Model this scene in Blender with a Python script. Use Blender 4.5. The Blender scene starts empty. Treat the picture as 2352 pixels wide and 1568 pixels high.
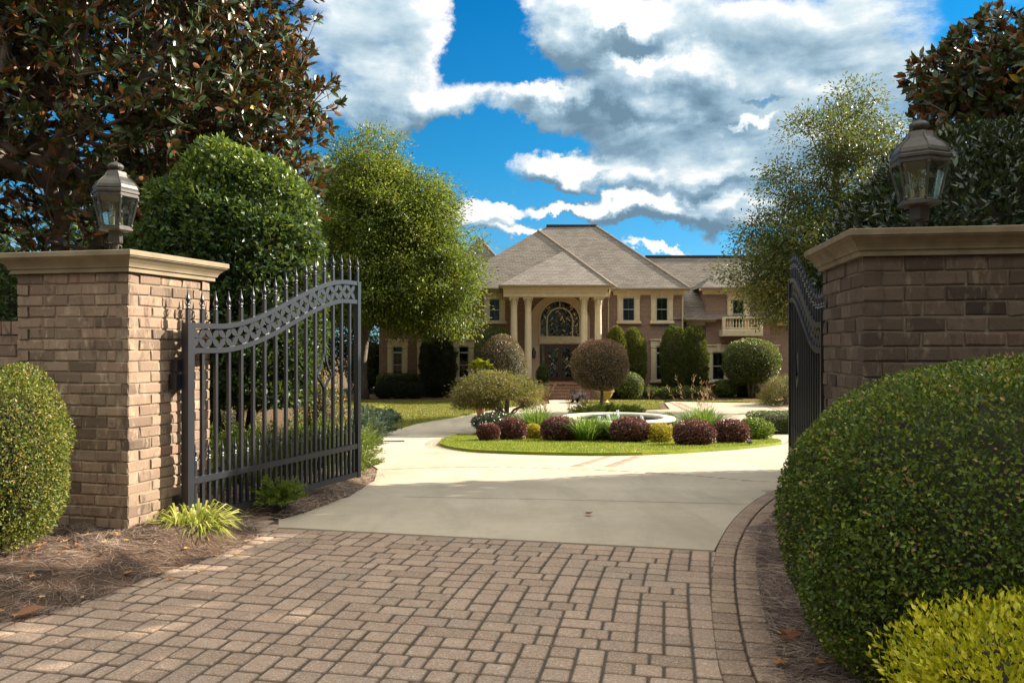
import bpy, bmesh, math, random
import numpy as np
from mathutils import Vector, Matrix

random.seed(7)
RNG = np.random.default_rng(7)
SC = bpy.context.scene
COL = SC.collection

# ---------------------------------------------------------------- picture geometry -> world
F, CX, HY, CAMZ = 1837.6, 1176.0, 798.6, 1.45      # focal length / centre / horizon in a 2352 px wide picture; eye height


def zg(y):
    """height of the ground along the drive: level at the gate, falling to the forecourt"""
    return np.interp(y, [6.4, 8.0, 26.5, 28.5, 31.0], [0.0, -0.075, -1.54, -1.64, -1.66])


BREAKS = [6.4, 8.0, 26.5, 28.5, 31.0]


def G(px, py, dz=0.0):
    """point of the ground seen at a picture position"""
    s = (py - HY) / F
    lo, hi = 0.5, 400.0
    for _ in range(60):
        m = (lo + hi) / 2
        if CAMZ - s * m - (zg(m) + dz) > 0:
            lo = m
        else:
            hi = m
    return ((px - CX) / F * lo, lo)


def P(px, py, Y):
    return ((px - CX) / F * Y, Y, CAMZ + (HY - py) / F * Y)


# ---------------------------------------------------------------- objects
def tag(o, label=None, cat=None, group=None, kind=None):
    if label: o['label'] = label
    if cat: o['category'] = cat
    if group: o['group'] = group
    if kind: o['kind'] = kind
    return o


def thing(name, label, cat, loc=(0, 0, 0), rotz=0.0, group=None):
    o = bpy.data.objects.new(name, None)
    COL.objects.link(o)
    o.location = loc
    o.rotation_euler = (0, 0, rotz)
    o.empty_display_size = 0.2
    return tag(o, label, cat, group)


def copy_tree(o, parent=None, **kw):
    c = o.copy()
    COL.objects.link(c)
    if parent is not None:
        c.parent = parent
    for ch in list(o.children):
        copy_tree(ch, c)
    return c


class MB:
    """collects shapes and links them as ONE mesh object"""
    def __init__(s):
        s.v, s.f, s.r = [], [], []

    def add(s, verts, faces, r=0.5):
        b = len(s.v)
        s.v.extend([tuple(v) for v in verts])
        s.f.extend([tuple(i + b for i in f) for f in faces])
        s.r.extend([r] * len(verts))
        return s

    def box(s, c, size, R=None, r=0.5, taper=1.0):
        hx, hy, hz = size[0] / 2, size[1] / 2, size[2] / 2
        vs = []
        for z, t in ((-hz, 1.0), (hz, taper)):
            for x, y in ((-hx, -hy), (hx, -hy), (hx, hy), (-hx, hy)):
                vs.append(Vector((x * t, y * t, z)))
        if R is not None:
            vs = [R @ v for v in vs]
        vs = [v + Vector(c) for v in vs]
        return s.add(vs, [(0, 3, 2, 1), (4, 5, 6, 7), (0, 1, 5, 4), (1, 2, 6, 5), (2, 3, 7, 6), (3, 0, 4, 7)], r)

    def bbox(s, x0, x1, y0, y1, z0, z1, r=0.5):
        return s.box(((x0 + x1) / 2, (y0 + y1) / 2, (z0 + z1) / 2), (abs(x1 - x0), abs(y1 - y0), abs(z1 - z0)), None, r)

    def cbox(s, x0, x1, y0, y1, z0, z1, b=0.01, r=0.5):
        """box whose front edges (towards -Y) are chamfered"""
        vs = [(x0, y1, z0), (x1, y1, z0), (x1, y1, z1), (x0, y1, z1),
              (x0, y0 + b, z0), (x1, y0 + b, z0), (x1, y0 + b, z1), (x0, y0 + b, z1),
              (x0 + b, y0, z0 + b), (x1 - b, y0, z0 + b), (x1 - b, y0, z1 - b), (x0 + b, y0, z1 - b)]
        fs = [(0, 3, 2, 1), (0, 1, 5, 4), (1, 2, 6, 5), (2, 3, 7, 6), (3, 0, 4, 7),
              (4, 5, 9, 8), (5, 6, 10, 9), (6, 7, 11, 10), (7, 4, 8, 11), (8, 9, 10, 11)]
        fs = [tuple(reversed(f)) for f in fs] if False else fs
        return s.add(vs, fs, r)

    def tube(s, pts, rad, n=6, cap=True, r=0.5):
        pts = [Vector(p) for p in pts]
        if not hasattr(rad, '__len__'):
            rad = [rad] * len(pts)
        rings, prev = [], None
        for i, p in enumerate(pts):
            a = pts[max(i - 1, 0)]
            b = pts[min(i + 1, len(pts) - 1)]
            d = (b - a)
            d = d.normalized() if d.length > 1e-9 else Vector((0, 0, 1))
            u = prev - d * prev.dot(d) if prev is not None else d.orthogonal()
            if u.length < 1e-6:
                u = d.orthogonal()
            u.normalize()
            prev = u
            w = d.cross(u)
            rings.append([p + (u * math.cos(2 * math.pi * k / n) + w * math.sin(2 * math.pi * k / n)) * rad[i] for k in range(n)])
        vs = [v for ring in rings for v in ring]
        fs = []
        for i in range(len(pts) - 1):
            for k in range(n):
                k2 = (k + 1) % n
                fs.append((i * n + k, i * n + k2, (i + 1) * n + k2, (i + 1) * n + k))
        if cap:
            fs.append(tuple(reversed(range(n))))
            fs.append(tuple((len(pts) - 1) * n + k for k in range(n)))
        return s.add(vs, fs, r)

    def lathe(s, prof, n=16, c=(0, 0, 0), rib=None, phase=0.0, r=0.5):
        vs, fs = [], []
        for j, (rr, z) in enumerate(prof):
            for k in range(n):
                a = 2 * math.pi * k / n + phase
                q = rr * (1 + (rib(k, j) if rib else 0))
                vs.append((c[0] + q * math.cos(a), c[1] + q * math.sin(a), c[2] + z))
        for j in range(len(prof) - 1):
            for k in range(n):
                k2 = (k + 1) % n
                fs.append((j * n + k, j * n + k2, (j + 1) * n + k2, (j + 1) * n + k))
        fs.append(tuple(reversed(range(n))))
        fs.append(tuple((len(prof) - 1) * n + k for k in range(n)))
        return s.add(vs, fs, r)

    def bar(s, pts, hw, ht, r=0.5):
        """rectangular bar swept along pts in the local XZ plane: hw across Y, ht within the plane"""
        vs, fs = [], []
        for i, (x, z) in enumerate(pts):
            a = pts[max(i - 1, 0)]
            b = pts[min(i + 1, len(pts) - 1)]
            dx, dz = b[0] - a[0], b[1] - a[1]
            l = math.hypot(dx, dz) or 1
            nx, nz = -dz / l, dx / l
            for sy, sn in ((-1, -1), (1, -1), (1, 1), (-1, 1)):
                vs.append((x + nx * ht * sn, sy * hw, z + nz * ht * sn))
        for i in range(len(pts) - 1):
            for k in range(4):
                k2 = (k + 1) % 4
                fs.append((i * 4 + k, (i + 1) * 4 + k, (i + 1) * 4 + k2, i * 4 + k2))
        fs.append((0, 1, 2, 3))
        e = (len(pts) - 1) * 4
        fs.append((e + 3, e + 2, e + 1, e))
        return s.add(vs, fs, r)

    def prism(s, poly, z0, z1, r=0.5):
        n = len(poly)
        vs = [(x, y, z0) for x, y in poly] + [(x, y, z1) for x, y in poly]
        fs = [tuple(reversed(range(n))), tuple(range(n, 2 * n))]
        fs += [(i, (i + 1) % n, n + (i + 1) % n, n + i) for i in range(n)]
        return s.add(vs, fs, r)

    def build(s, name, mat, parent=None, smooth=False, origin=None, angle=None):
        me = bpy.data.meshes.new(name)
        v = s.v
        if origin is not None:
            v = [(a - origin[0], b - origin[1], c - origin[2]) for a, b, c in v]
        me.from_pydata(v, [], s.f)
        at = me.attributes.new('rnd', 'FLOAT', 'POINT')
        at.data.foreach_set('value', np.array(s.r, dtype=np.float32))
        bm = bmesh.new()
        bm.from_mesh(me)
        bmesh.ops.recalc_face_normals(bm, faces=bm.faces)
        bm.to_mesh(me)
        bm.free()
        if mat: me.materials.append(mat)
        if smooth:
            me.shade_smooth()
            if angle:
                me.set_sharp_from_angle(angle=math.radians(angle))
        o = bpy.data.objects.new(name, me)
        COL.objects.link(o)
        if parent is not None:
            o.parent = parent
        elif origin is not None:
            o.location = origin
        return o


def np_mesh(name, V, faces, mat, parent=None, rnd=None, smooth=False):
    """mesh from numpy arrays; faces = list of (n,k) index arrays"""
    me = bpy.data.meshes.new(name)
    me.vertices.add(len(V))
    me.vertices.foreach_set('co', np.asarray(V, dtype=np.float32).ravel())
    loops = np.concatenate([f.ravel() for f in faces]).astype(np.int32)
    tot = np.concatenate([np.full(len(f), f.shape[1]) for f in faces]).astype(np.int32)
    st = np.concatenate([[0], np.cumsum(tot)[:-1]]).astype(np.int32)
    me.loops.add(len(loops))
    me.loops.foreach_set('vertex_index', loops)
    me.polygons.add(len(tot))
    me.polygons.foreach_set('loop_start', st)
    me.polygons.foreach_set('loop_total', tot)
    if rnd is not None:
        at = me.attributes.new('rnd', 'FLOAT', 'POINT')
        at.data.foreach_set('value', np.asarray(rnd, dtype=np.float32))
    me.update(calc_edges=True)
    if smooth: me.shade_smooth()
    if mat: me.materials.append(mat)
    o = bpy.data.objects.new(name, me)
    COL.objects.link(o)
    if parent is not None: o.parent = parent
    return o


# ---------------------------------------------------------------- materials
def newmat(name):
    m = bpy.data.materials.new(name)
    m.use_nodes = True
    nt = m.node_tree
    nt.nodes.clear()
    out = nt.nodes.new('ShaderNodeOutputMaterial')
    return m, nt, out


def N(nt, t, **kw):
    n = nt.nodes.new(t)
    for k, v in kw.items():
        if k.startswith('i_'):
            n.inputs[k[2:].replace('_', ' ')].default_value = v
        else:
            setattr(n, k, v)
    return n


def L(nt, a, b):
    nt.links.new(a, b)


def ramp(nt, stops, fac=None, interp='LINEAR'):
    n = nt.nodes.new('ShaderNodeValToRGB')
    n.color_ramp.interpolation = interp
    e = n.color_ramp.elements
    while len(e) > 1: e.remove(e[-1])
    e[0].position = stops[0][0]
    e[0].color = (*stops[0][1], 1)
    for p, c in stops[1:]:
        q = e.new(p)
        q.color = (*c, 1)
    if fac is not None: L(nt, fac, n.inputs[0])
    return n


def noise(nt, scale, detail=4, rough=0.55, vec=None, dist=0.0):
    n = N(nt, 'ShaderNodeTexNoise')
    n.inputs['Scale'].default_value = scale
    n.inputs['Detail'].default_value = detail
    n.inputs['Roughness'].default_value = rough
    n.inputs['Distortion'].default_value = dist
    if vec is not None: L(nt, vec, n.inputs['Vector'])
    return n


def mix(nt, a, b, fac, mode='MIX'):
    n = nt.nodes.new('ShaderNodeMix')
    n.data_type = 'RGBA'
    n.blend_type = mode
    for i, x in ((6, a), (7, b)):
        if hasattr(x, 'is_linked') or hasattr(x, 'links'):
            L(nt, x, n.inputs[i])
        else:
            n.inputs[i].default_value = (*x, 1)
    if hasattr(fac, 'links'): L(nt, fac, n.inputs[0])
    else: n.inputs[0].default_value = fac
    return n.outputs[2]


def math_(nt, op, a, b=None, c=None, clamp=False):
    n = nt.nodes.new('ShaderNodeMath')
    n.operation = op
    n.use_clamp = clamp
    for i, x in enumerate((a, b, c)):
        if x is None: continue
        if hasattr(x, 'links'): L(nt, x, n.inputs[i])
        else: n.inputs[i].default_value = x
    return n.outputs[0]


def coords(nt, kind='Object'):
    return N(nt, 'ShaderNodeTexCoord').outputs[kind]


def bump(nt, h, strength=0.3, dist=0.01):
    n = N(nt, 'ShaderNodeBump')
    n.inputs['Strength'].default_value = strength
    n.inputs['Distance'].default_value = dist
    L(nt, h, n.inputs['Height'])
    return n.outputs[0]


def principled(nt, out, color=None, rough=0.6, normal=None, metal=0.0, spec=0.5):
    b = N(nt, 'ShaderNodeBsdfPrincipled')
    if color is not None:
        if hasattr(color, 'links'): L(nt, color, b.inputs['Base Color'])
        else: b.inputs['Base Color'].default_value = (*color, 1)
    if hasattr(rough, 'links'): L(nt, rough, b.inputs['Roughness'])
    else: b.inputs['Roughness'].default_value = rough
    b.inputs['Metallic'].default_value = metal
    b.inputs['Specular IOR Level'].default_value = spec
    if normal is not None: L(nt, normal, b.inputs['Normal'])
    L(nt, b.outputs[0], out.inputs[0])
    return b


def simple_mat(name, c1, c2=None, scale=8.0, rough=0.6, bmp=0.15, bdist=0.004, metal=0.0, spec=0.5, detail=6, coordk='Object'):
    m, nt, out = newmat(name)
    c2 = c2 or tuple(x * 0.75 for x in c1)
    n = noise(nt, scale, detail, 0.6, coords(nt, coordk))
    r = ramp(nt, [(0.3, c2), (0.7, c1)], n.outputs[0])
    nrm = bump(nt, n.outputs[0], bmp, bdist) if bmp else None
    principled(nt, out, r.outputs[0], rough, nrm, metal, spec)
    return m


def leaf_mat(name, stops, rough=0.45, trans=0.3, back=None, spec=0.5, tcol=None, stops2=None):
    """leaf: colour per leaf from the rnd attribute, thin translucency, optional differently coloured underside"""
    m, nt, out = newmat(name)
    a = N(nt, 'ShaderNodeAttribute', attribute_name='rnd')
    col = ramp(nt, stops, a.outputs['Fac']).outputs[0]
    if back is not None:
        g = N(nt, 'ShaderNodeNewGeometry')
        bc = ramp(nt, back, a.outputs['Fac']).outputs[0]
        col = mix(nt, col, bc, g.outputs['Backfacing'])
    b = N(nt, 'ShaderNodeBsdfPrincipled')
    L(nt, col, b.inputs['Base Color'])
    b.inputs['Roughness'].default_value = rough
    b.inputs['Specular IOR Level'].default_value = spec
    t = N(nt, 'ShaderNodeBsdfTranslucent')
    tc = mix(nt, col, tcol or (0.5, 0.55, 0.08), 0.25)
    L(nt, tc, t.inputs['Color'])
    mx = N(nt, 'ShaderNodeMixShader')
    mx.inputs[0].default_value = trans
    L(nt, b.outputs[0], mx.inputs[1])
    L(nt, t.outputs[0], mx.inputs[2])
    L(nt, mx.outputs[0], out.inputs[0])
    return m


# ---------------------------------------------------------------- foliage
def unit(a):
    return a / np.maximum(np.linalg.norm(a, axis=-1, keepdims=True), 1e-9)


def rand_unit(n, rng=RNG):
    return unit(rng.normal(size=(n, 3)))


def leaf_mesh(name, B, D, Nn, Ln, Wd, mat, parent=None, rnd=None, shape='d4', fold=0.25, curl=0.12):
    """B base points, D leaf axis, Nn leaf normals (made perpendicular), Ln lengths, Wd widths"""
    n = len(B)
    D = unit(D)
    S = unit(np.cross(D, Nn))
    Nn = np.cross(S, D)
    Ln = np.broadcast_to(np.asarray(Ln, float), (n,))[:, None]
    Wd = np.broadcast_to(np.asarray(Wd, float), (n,))[:, None]
    if rnd is None: rnd = RNG.random(n)
    up = Nn * fold * Wd * 0.5
    if shape == 'd4':
        a = B
        l = B + D * Ln * 0.45 + S * Wd * 0.5 + up
        t = B + D * Ln - Nn * curl * Ln
        r = B + D * Ln * 0.45 - S * Wd * 0.5 + up
        V = np.stack([a, l, t, r], 1).reshape(-1, 3)
        i = np.arange(n)[:, None] * 4
        faces = [np.concatenate([i + [[0, 1, 2]], i + [[0, 2, 3]]], 0)]
        k = 4
    elif shape == 'd7':
        m_ = B + D * Ln * 0.5
        a = B
        t = B + D * Ln - Nn * curl * Ln
        l1 = B + D * Ln * 0.28 + S * Wd * 0.42 + up
        l2 = B + D * Ln * 0.66 + S * Wd * 0.46 + up - Nn * curl * Ln * 0.3
        r1 = B + D * Ln * 0.28 - S * Wd * 0.42 + up
        r2 = B + D * Ln * 0.66 - S * Wd * 0.46 + up - Nn * curl * Ln * 0.3
        V = np.stack([a, m_, t, l1, l2, r1, r2], 1).reshape(-1, 3)
        i = np.arange(n)[:, None] * 7
        tri = [[0, 3, 1], [3, 4, 1], [4, 2, 1], [0, 1, 5], [5, 1, 6], [6, 1, 2]]
        faces = [np.concatenate([i + [q] for q in tri], 0)]
        k = 7
    elif shape == 'blade':      # narrow arching strip, three segments
        pts = []
        for f, w in ((0.0, 0.6), (0.35, 1.0), (0.7, 0.75)):
            c = B + D * Ln * f - np.array([0, 0, 1.0]) * curl * Ln * f * f
            pts += [c + S * Wd * 0.5 * w, c - S * Wd * 0.5 * w]
        pts.append(B + D * Ln * 0.97 - np.array([0, 0, 1.0]) * curl * Ln)
        V = np.stack(pts, 1).reshape(-1, 3)
        i = np.arange(n)[:, None] * 7
        faces = [np.concatenate([i + [[0, 1, 3, 2]], i + [[2, 3, 5, 4]]], 0), i + [[4, 5, 6]]]
        k = 7
    return np_mesh(name, V, faces, mat, parent, np.repeat(rnd, k), smooth=False)


def lump(d, seed, freq=3.0, k=6):
    """smooth pseudo noise on direction vectors, about -1..1"""
    r = np.random.default_rng(seed)
    s = np.zeros(len(d))
    for i in range(k):
        w = r.normal(size=3) * freq
        s += np.sin(d @ w + r.uniform(0, 6.28))
    return s / k * 1.6


def blob_points(n, rad, p=2.4, seed=1, lumps=0.06, freq=3.0, depth=0.12, zcut=-0.95, freq2=0, lumps2=0.0):
    """points in the outer shell of a rounded (superquadric) shrub, centred at 0, with outward normals"""
    rng = np.random.default_rng(seed)
    rad = np.array(rad)
    d = unit(rng.normal(size=(int(n * 1.5), 3)) * rad)     # more on the broad sides
    q = np.abs(d / rad)
    r = (q ** p).sum(1) ** (-1 / p)
    nn = unit(np.sign(d) * q ** (p - 1) / rad)
    r = r * (1 + lumps * lump(d, seed + 5, freq) + (lumps2 * lump(d, seed + 9, freq2) if freq2 else 0))
    if lumps2:      # thin spots and stray shoots
        r = r * (1 - 1.6 * lumps2 * np.clip(lump(d, seed + 21, 13.0, 8) - 0.45, 0, 1))
        q2 = lump(d, seed + 33, 24.0, 8)
        r = r * (1 + 1.1 * lumps2 * np.clip(q2 - 0.75, 0, 1) * rng.random(len(d)))
    r = r * (1 - depth * rng.random(len(d)) ** 1.6)
    pts = d * r[:, None]
    ok = pts[:, 2] > zcut * rad[2]
    return pts[ok][:n], nn[ok][:n]


def blob_core(mb, rad, p=2.4, seed=1, lumps=0.06, freq=3.0, c=(0, 0, 0), scale=0.86, nu=20, nv=12, zcut=-0.98):  # solid dark filler inside the leaves, added to block light
    rad = np.array(rad)
    vs = []
    for j in range(nv + 1):
        th = -math.pi / 2 + math.pi * j / nv
        for i in range(nu):
            a = 2 * math.pi * i / nu
            vs.append((math.cos(th) * math.cos(a), math.cos(th) * math.sin(a), math.sin(th)))
    d = unit(np.array(vs) * rad)
    q = np.abs(d / rad)
    r = (q ** p).sum(1) ** (-1 / p) * (1 + lumps * lump(d, seed + 5, freq)) * scale
    v = d * r[:, None]
    v[:, 2] = np.maximum(v[:, 2], zcut * rad[2])
    v = v + np.array(c)
    fs = [(j * nu + i, j * nu + (i + 1) % nu, (j + 1) * nu + (i + 1) % nu, (j + 1) * nu + i) for j in range(nv) for i in range(nu)]
    mb.add(v, fs, 0.2)


def shell_dirs(nn, spread, upbias, rng):
    """leaf axes and normals for leaves growing out of a surface with normals nn"""
    n = len(nn)
    D = unit(nn * 0.75 + rand_unit(n, rng) * spread + np.array([0, 0, upbias]))
    Nf = unit(nn * 0.8 + rand_unit(n, rng) * 0.7 + np.array([0, 0, 0.4]))
    return D, Nf


def tree_skeleton(trunk, targets, rng, jitter=0.06, rt=0.012, up=0.25):
    """trunk: list of points from the ground up; targets: (n,3) twig ends. Returns nodes, parent index, radius"""
    nodes = [np.array(p, float) for p in trunk]
    par = [-1] + list(range(len(trunk) - 1))
    T = np.asarray(targets)
    ax = np.array(trunk[-1])
    mid = np.array(trunk[len(trunk) // 2])
    order = np.argsort(np.minimum(np.linalg.norm(T - ax, axis=1), np.linalg.norm(T - mid, axis=1)))
    plen = [0.0]
    for i in range(1, len(nodes)): plen.append(plen[-1] + np.linalg.norm(nodes[i] - nodes[i - 1]))
    skip = max(1, len(trunk) // 4)
    ends = []
    for t in order:
        tp = T[t]
        arr = np.array(nodes)
        d = np.linalg.norm(arr - tp, axis=1)
        cost = d + 0.25 * np.array(plen) + np.maximum(arr[:, 2] - tp[2] + up * d, 0) * 1.2
        cost[:skip] += 5
        j = int(np.argmin(cost))
        a = nodes[j]
        k = max(1, min(4, int(d[j] / 0.5)))
        last = j
        for s in range(1, k + 1):
            f = s / k
            q = a + (tp - a) * f
            q = q + np.array([0, 0, 1]) * math.sin(f * math.pi) * d[j] * 0.08
            if s < k: q = q + rng.normal(size=3) * jitter * d[j]
            nodes.append(q)
            par.append(last)
            plen.append(plen[last] + d[j] / k)
            last = len(nodes) - 1
        ends.append(last)
    cnt = np.zeros(len(nodes))
    for e in ends: cnt[e] += 1
    for i in range(len(nodes) - 1, 0, -1): cnt[par[i]] += cnt[i]
    rad = rt * np.maximum(cnt, 1) ** 0.5
    return np.array(nodes), par, rad


def skeleton_mesh(mb, nodes, par, rad, n=5, trunk_n=0, trunk_r=None, minr=0.0):
    """limbs as tapered tubes; the first trunk_n nodes form one smooth trunk"""
    if trunk_n:
        rad = np.minimum(rad, 0.5 * max(trunk_r) if trunk_r else 9)
        rr = trunk_r if trunk_r else [rad[i] for i in range(trunk_n)]
        mb.tube([nodes[i] for i in range(trunk_n)], rr, 10)
    for i in range(max(1, trunk_n), len(nodes)):
        j = par[i]
        if rad[i] < minr: continue
        ra = min(rad[j], rad[i] * 1.6)
        if trunk_n and j < trunk_n: ra = rad[i] * 1.25
        mb.tube([nodes[j], nodes[i]], [ra, rad[i]], n if rad[i] > 0.02 else 3, cap=False)
# ================================================================= camera, sun, sky
cam_d = bpy.data.cameras.new('camera')
cam = bpy.data.objects.new('camera', cam_d)
COL.objects.link(cam)
cam.location = (0, 0, CAMZ)
cam.rotation_euler = (math.radians(90), 0, 0)
cam_d.sensor_width = 36.0
cam_d.lens = F / 2352 * 36
cam_d.shift_y = (HY - 784.0) / 2352
cam_d.clip_start = 0.05
cam_d.clip_end = 3000
SC.camera = cam
SC.view_settings.view_transform = 'Standard'
SC.view_settings.look = 'None'
SC.view_settings.exposure = 1.42
SC.view_settings.gamma = 1.0
SC.cycles.max_bounces = 8
SC.cycles.transparent_max_bounces = 12

SUN_AZ, SUN_EL = math.radians(68), math.radians(29)      # azimuth clockwise from +Y
sun_v = Vector((math.sin(SUN_AZ) * math.cos(SUN_EL), math.cos(SUN_AZ) * math.cos(SUN_EL), math.sin(SUN_EL)))
sd = bpy.data.lights.new('sun', 'SUN')
sd.energy = 5.0
sd.angle = math.radians(0.5)
sd.color = (1.0, 0.90, 0.74)
so = bpy.data.objects.new('sun', sd)
COL.objects.link(so)
so.location = (30, 5, 30)
so.rotation_euler = sun_v.to_track_quat('Z', 'Y').to_euler()


def make_world():
    w = bpy.data.worlds.new('World')
    SC.world = w
    w.use_nodes = True
    nt = w.node_tree
    nt.nodes.clear()
    out = nt.nodes.new('ShaderNodeOutputWorld')
    bg = nt.nodes.new('ShaderNodeBackground')
    L(nt, bg.outputs[0], out.inputs[0])
    bg.inputs[1].default_value = 0.1
    sky = N(nt, 'ShaderNodeTexSky', sky_type='NISHITA')
    sky.sun_disc = False
    sky.sun_elevation = SUN_EL
    sky.sun_rotation = SUN_AZ
    sky.air_density = 1.0
    sky.dust_density = 0.4
    sky.ozone_density = 2.0
    d = coords(nt, 'Generated')
    sp = N(nt, 'ShaderNodeSeparateXYZ')
    L(nt, d, sp.inputs[0])
    x, y, z = sp.outputs
    tint = ramp(nt, [(0.0, (0.194, 0.374, 0.562)), (0.1, (0.144, 0.374, 0.533)), (0.22, (0.058, 0.374, 0.526)), (0.4, (0.014, 0.338, 0.547)), (0.8, (0.432, 0.576, 0.648))], z)
    blue = mix(nt, sky.outputs[0], tint.outputs[0], 1.0, 'MULTIPLY')
    ym = math_(nt, 'MAXIMUM', y, 0.06)
    u = math_(nt, 'DIVIDE', x, ym)
    v = math_(nt, 'DIVIDE', z, ym)
    cu = N(nt, 'ShaderNodeCombineXYZ')
    L(nt, u, cu.inputs[0]); L(nt, v, cu.inputs[1])
    # ragged cloud edges
    wn = noise(nt, 8.0, 8, 0.62, cu.outputs[0])
    wsub = N(nt, 'ShaderNodeVectorMath', operation='SUBTRACT'); L(nt, wn.outputs['Color'], wsub.inputs[0]); wsub.inputs[1].default_value = (0.5, 0.5, 0.5)
    wsc = N(nt, 'ShaderNodeVectorMath', operation='SCALE'); L(nt, wsub.outputs[0], wsc.inputs[0]); wsc.inputs['Scale'].default_value = 0.16
    wa = N(nt, 'ShaderNodeVectorMath', operation='ADD'); L(nt, cu.outputs[0], wa.inputs[0]); L(nt, wsc.outputs[0], wa.inputs[1])
    uv = wa.outputs[0]

    def field(blobs, uv):
        acc = None
        for px, py, rx, ry, wgt in blobs:
            c = ((px - CX) / F, (HY - py) / F)
            s1 = N(nt, 'ShaderNodeVectorMath', operation='SUBTRACT')
            L(nt, uv, s1.inputs[0]); s1.inputs[1].default_value = (c[0], c[1], 0)
            s2 = N(nt, 'ShaderNodeVectorMath', operation='MULTIPLY')
            L(nt, s1.outputs[0], s2.inputs[0]); s2.inputs[1].default_value = (F / rx, F / ry, 0)
            ln = N(nt, 'ShaderNodeVectorMath', operation='LENGTH')
            L(nt, s2.outputs[0], ln.inputs[0])
            mr = N(nt, 'ShaderNodeMapRange', interpolation_type='SMOOTHSTEP')
            L(nt, ln.outputs['Value'], mr.inputs[0])
            mr.inputs[1].default_value = 1.5; mr.inputs[2].default_value = 0.45
            mr.inputs[3].default_value = 0.0; mr.inputs[4].default_value = wgt
            acc = mr.outputs[0] if acc is None else math_(nt, 'ADD', acc, mr.outputs[0])
        return acc

    COVER = ([(850, 120, 210, 190, .75), (1000, 215, 120, 60, .5), (930, 260, 190, 55, .5), (1010, 60, 60, 80, .4), (1310, 40, 190, 80, .7), (1420, 90, 160, 70, .5), (1720, 90, 430, 130, .8),
                   (1290, 225, 200, 62, .6), (1480, 170, 190, 60, .6), (1440, 250, 260, 80, .6), (1700, 280, 260, 110, .55), (1950, 230, 200, 160, .7), (1600, 200, 200, 90, .5),
                   (1235, 390, 90, 45, 1.0), (1480, 380, 200, 95, .8), (1430, 480, 140, 36, 1.5), (1125, 474, 78, 32, 1.5), (1118, 512, 72, 14, 1.4), (1290, 470, 48, 20, 1.2), (1560, 430, 300, 14, -.6), (1200, 440, 160, 14, -.6), (1160, 205, 120, 50, .4),
                   (1205, 540, 100, 16, 1.2), (1590, 480, 150, 55, .6), (1115, 318, 34, 26, .5), (1530, 582, 90, 11, 1.3), (1370, 590, 40, 9, .4), (1400, 410, 120, 60, .4), (1620, 420, 160, 90, .8), (1760, 400, 160, 110, .7), (1300, 380, 60, 30, .5), (1700, 520, 120, 40, .5), (1120, 545, 60, 18, .6), (1180, 400, 40, 24, .2),
                   (1110, 130, 105, 120, -1.0), (1225, 150, 110, 46, -.9), (1100, 40, 70, 80, -.8), (1200, 335, 130, 46, -.9), (1050, 345, 120, 60, -.9), (880, 320, 200, 36, -.8),
                   (1485, 72, 70, 18, -.9), (1400, 82, 60, 16, -.4), (1240, 505, 100, 14, -.5), (1160, 420, 110, 46, -.8), (1640, 545, 140, 50, -.6), (1735, 246, 50, 10, -1.0), (1245, 440, 110, 14, -.4), (1450, 550, 200, 14, -.5), (730, 90, 60, 120, -.3)])
    cover = field(COVER, uv)
    upv = N(nt, 'ShaderNodeVectorMath', operation='ADD'); L(nt, uv, upv.inputs[0]); upv.inputs[1].default_value = (0.012, 0.022, 0)
    cover_up = field(COVER, upv.outputs[0])
    dark = field([(1450, 215, 220, 44, .95), (1330, 240, 130, 60, .6), (1700, 120, 420, 80, .6), (1330, 105, 200, 45, .55), (890, 40, 120, 50, .35), (900, 260, 170, 45, .35),
                  (1330, 325, 150, 40, .6), (1540, 440, 190, 36, .55), (1210, 420, 110, 22, .45), (1600, 330, 220, 40, .5), (1990, 190, 200, 40, .45), (1440, 510, 150, 16, .5), (1120, 495, 70, 9, .5), (1620, 250, 100, 40, .5), (1300, 400, 60, 40, .4),
                  (1490, 138, 180, 40, -1.0), (1270, 195, 130, 28, -.8), (1540, 285, 120, 34, -.6), (1830, 235, 120, 50, -.8), (1450, 375, 150, 30, -.8), (1680, 270, 90, 40, -.5), (1960, 210, 120, 40, -.5),
                  (1110, 466, 60, 16, -.7), (1430, 468, 120, 20, -.7), (1225, 376, 70, 20, -.6), (800, 170, 120, 50, -.5), (1090, 200, 140, 36, -.5), (1010, 60, 60, 70, -.4), (1330, 10, 200, 24, -.5), (1480, 330, 120, 24, -.5)], uv)
    # fractal cloud body: flattens towards the horizon as a cloud deck does
    zz = math_(nt, 'ADD', math_(nt, 'MAXIMUM', z, 0.0), 0.22)
    cq = N(nt, 'ShaderNodeCombineXYZ')
    L(nt, math_(nt, 'DIVIDE', x, zz), cq.inputs[0]); L(nt, math_(nt, 'DIVIDE', y, zz), cq.inputs[1])
    SCN = 3.6
    n1 = noise(nt, SCN, 10, 0.58, cq.outputs[0], 0.25)
    zz2 = math_(nt, 'ADD', zz, 0.024)
    cq2 = N(nt, 'ShaderNodeCombineXYZ')
    L(nt, math_(nt, 'DIVIDE', math_(nt, 'ADD', x, 0.012), zz2), cq2.inputs[0]); L(nt, math_(nt, 'DIVIDE', y, zz2), cq2.inputs[1])
    n2 = noise(nt, SCN, 7, 0.55, cq2.outputs[0], 0.25)
    n3 = noise(nt, SCN, 7, 0.55, cq.outputs[0], 0.25)
    g2 = N(nt, 'ShaderNodeMapRange', interpolation_type='SMOOTHSTEP'); L(nt, y, g2.inputs[0])
    g2.inputs[1].default_value = 0.6; g2.inputs[2].default_value = 0.0; g2.inputs[3].default_value = 0.0; g2.inputs[4].default_value = 1.0
    away = g2.outputs[0]                     # 0 ahead, 1 overhead and behind the viewer
    g3 = N(nt, 'ShaderNodeMapRange', interpolation_type='SMOOTHSTEP'); L(nt, z, g3.inputs[0])
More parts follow.
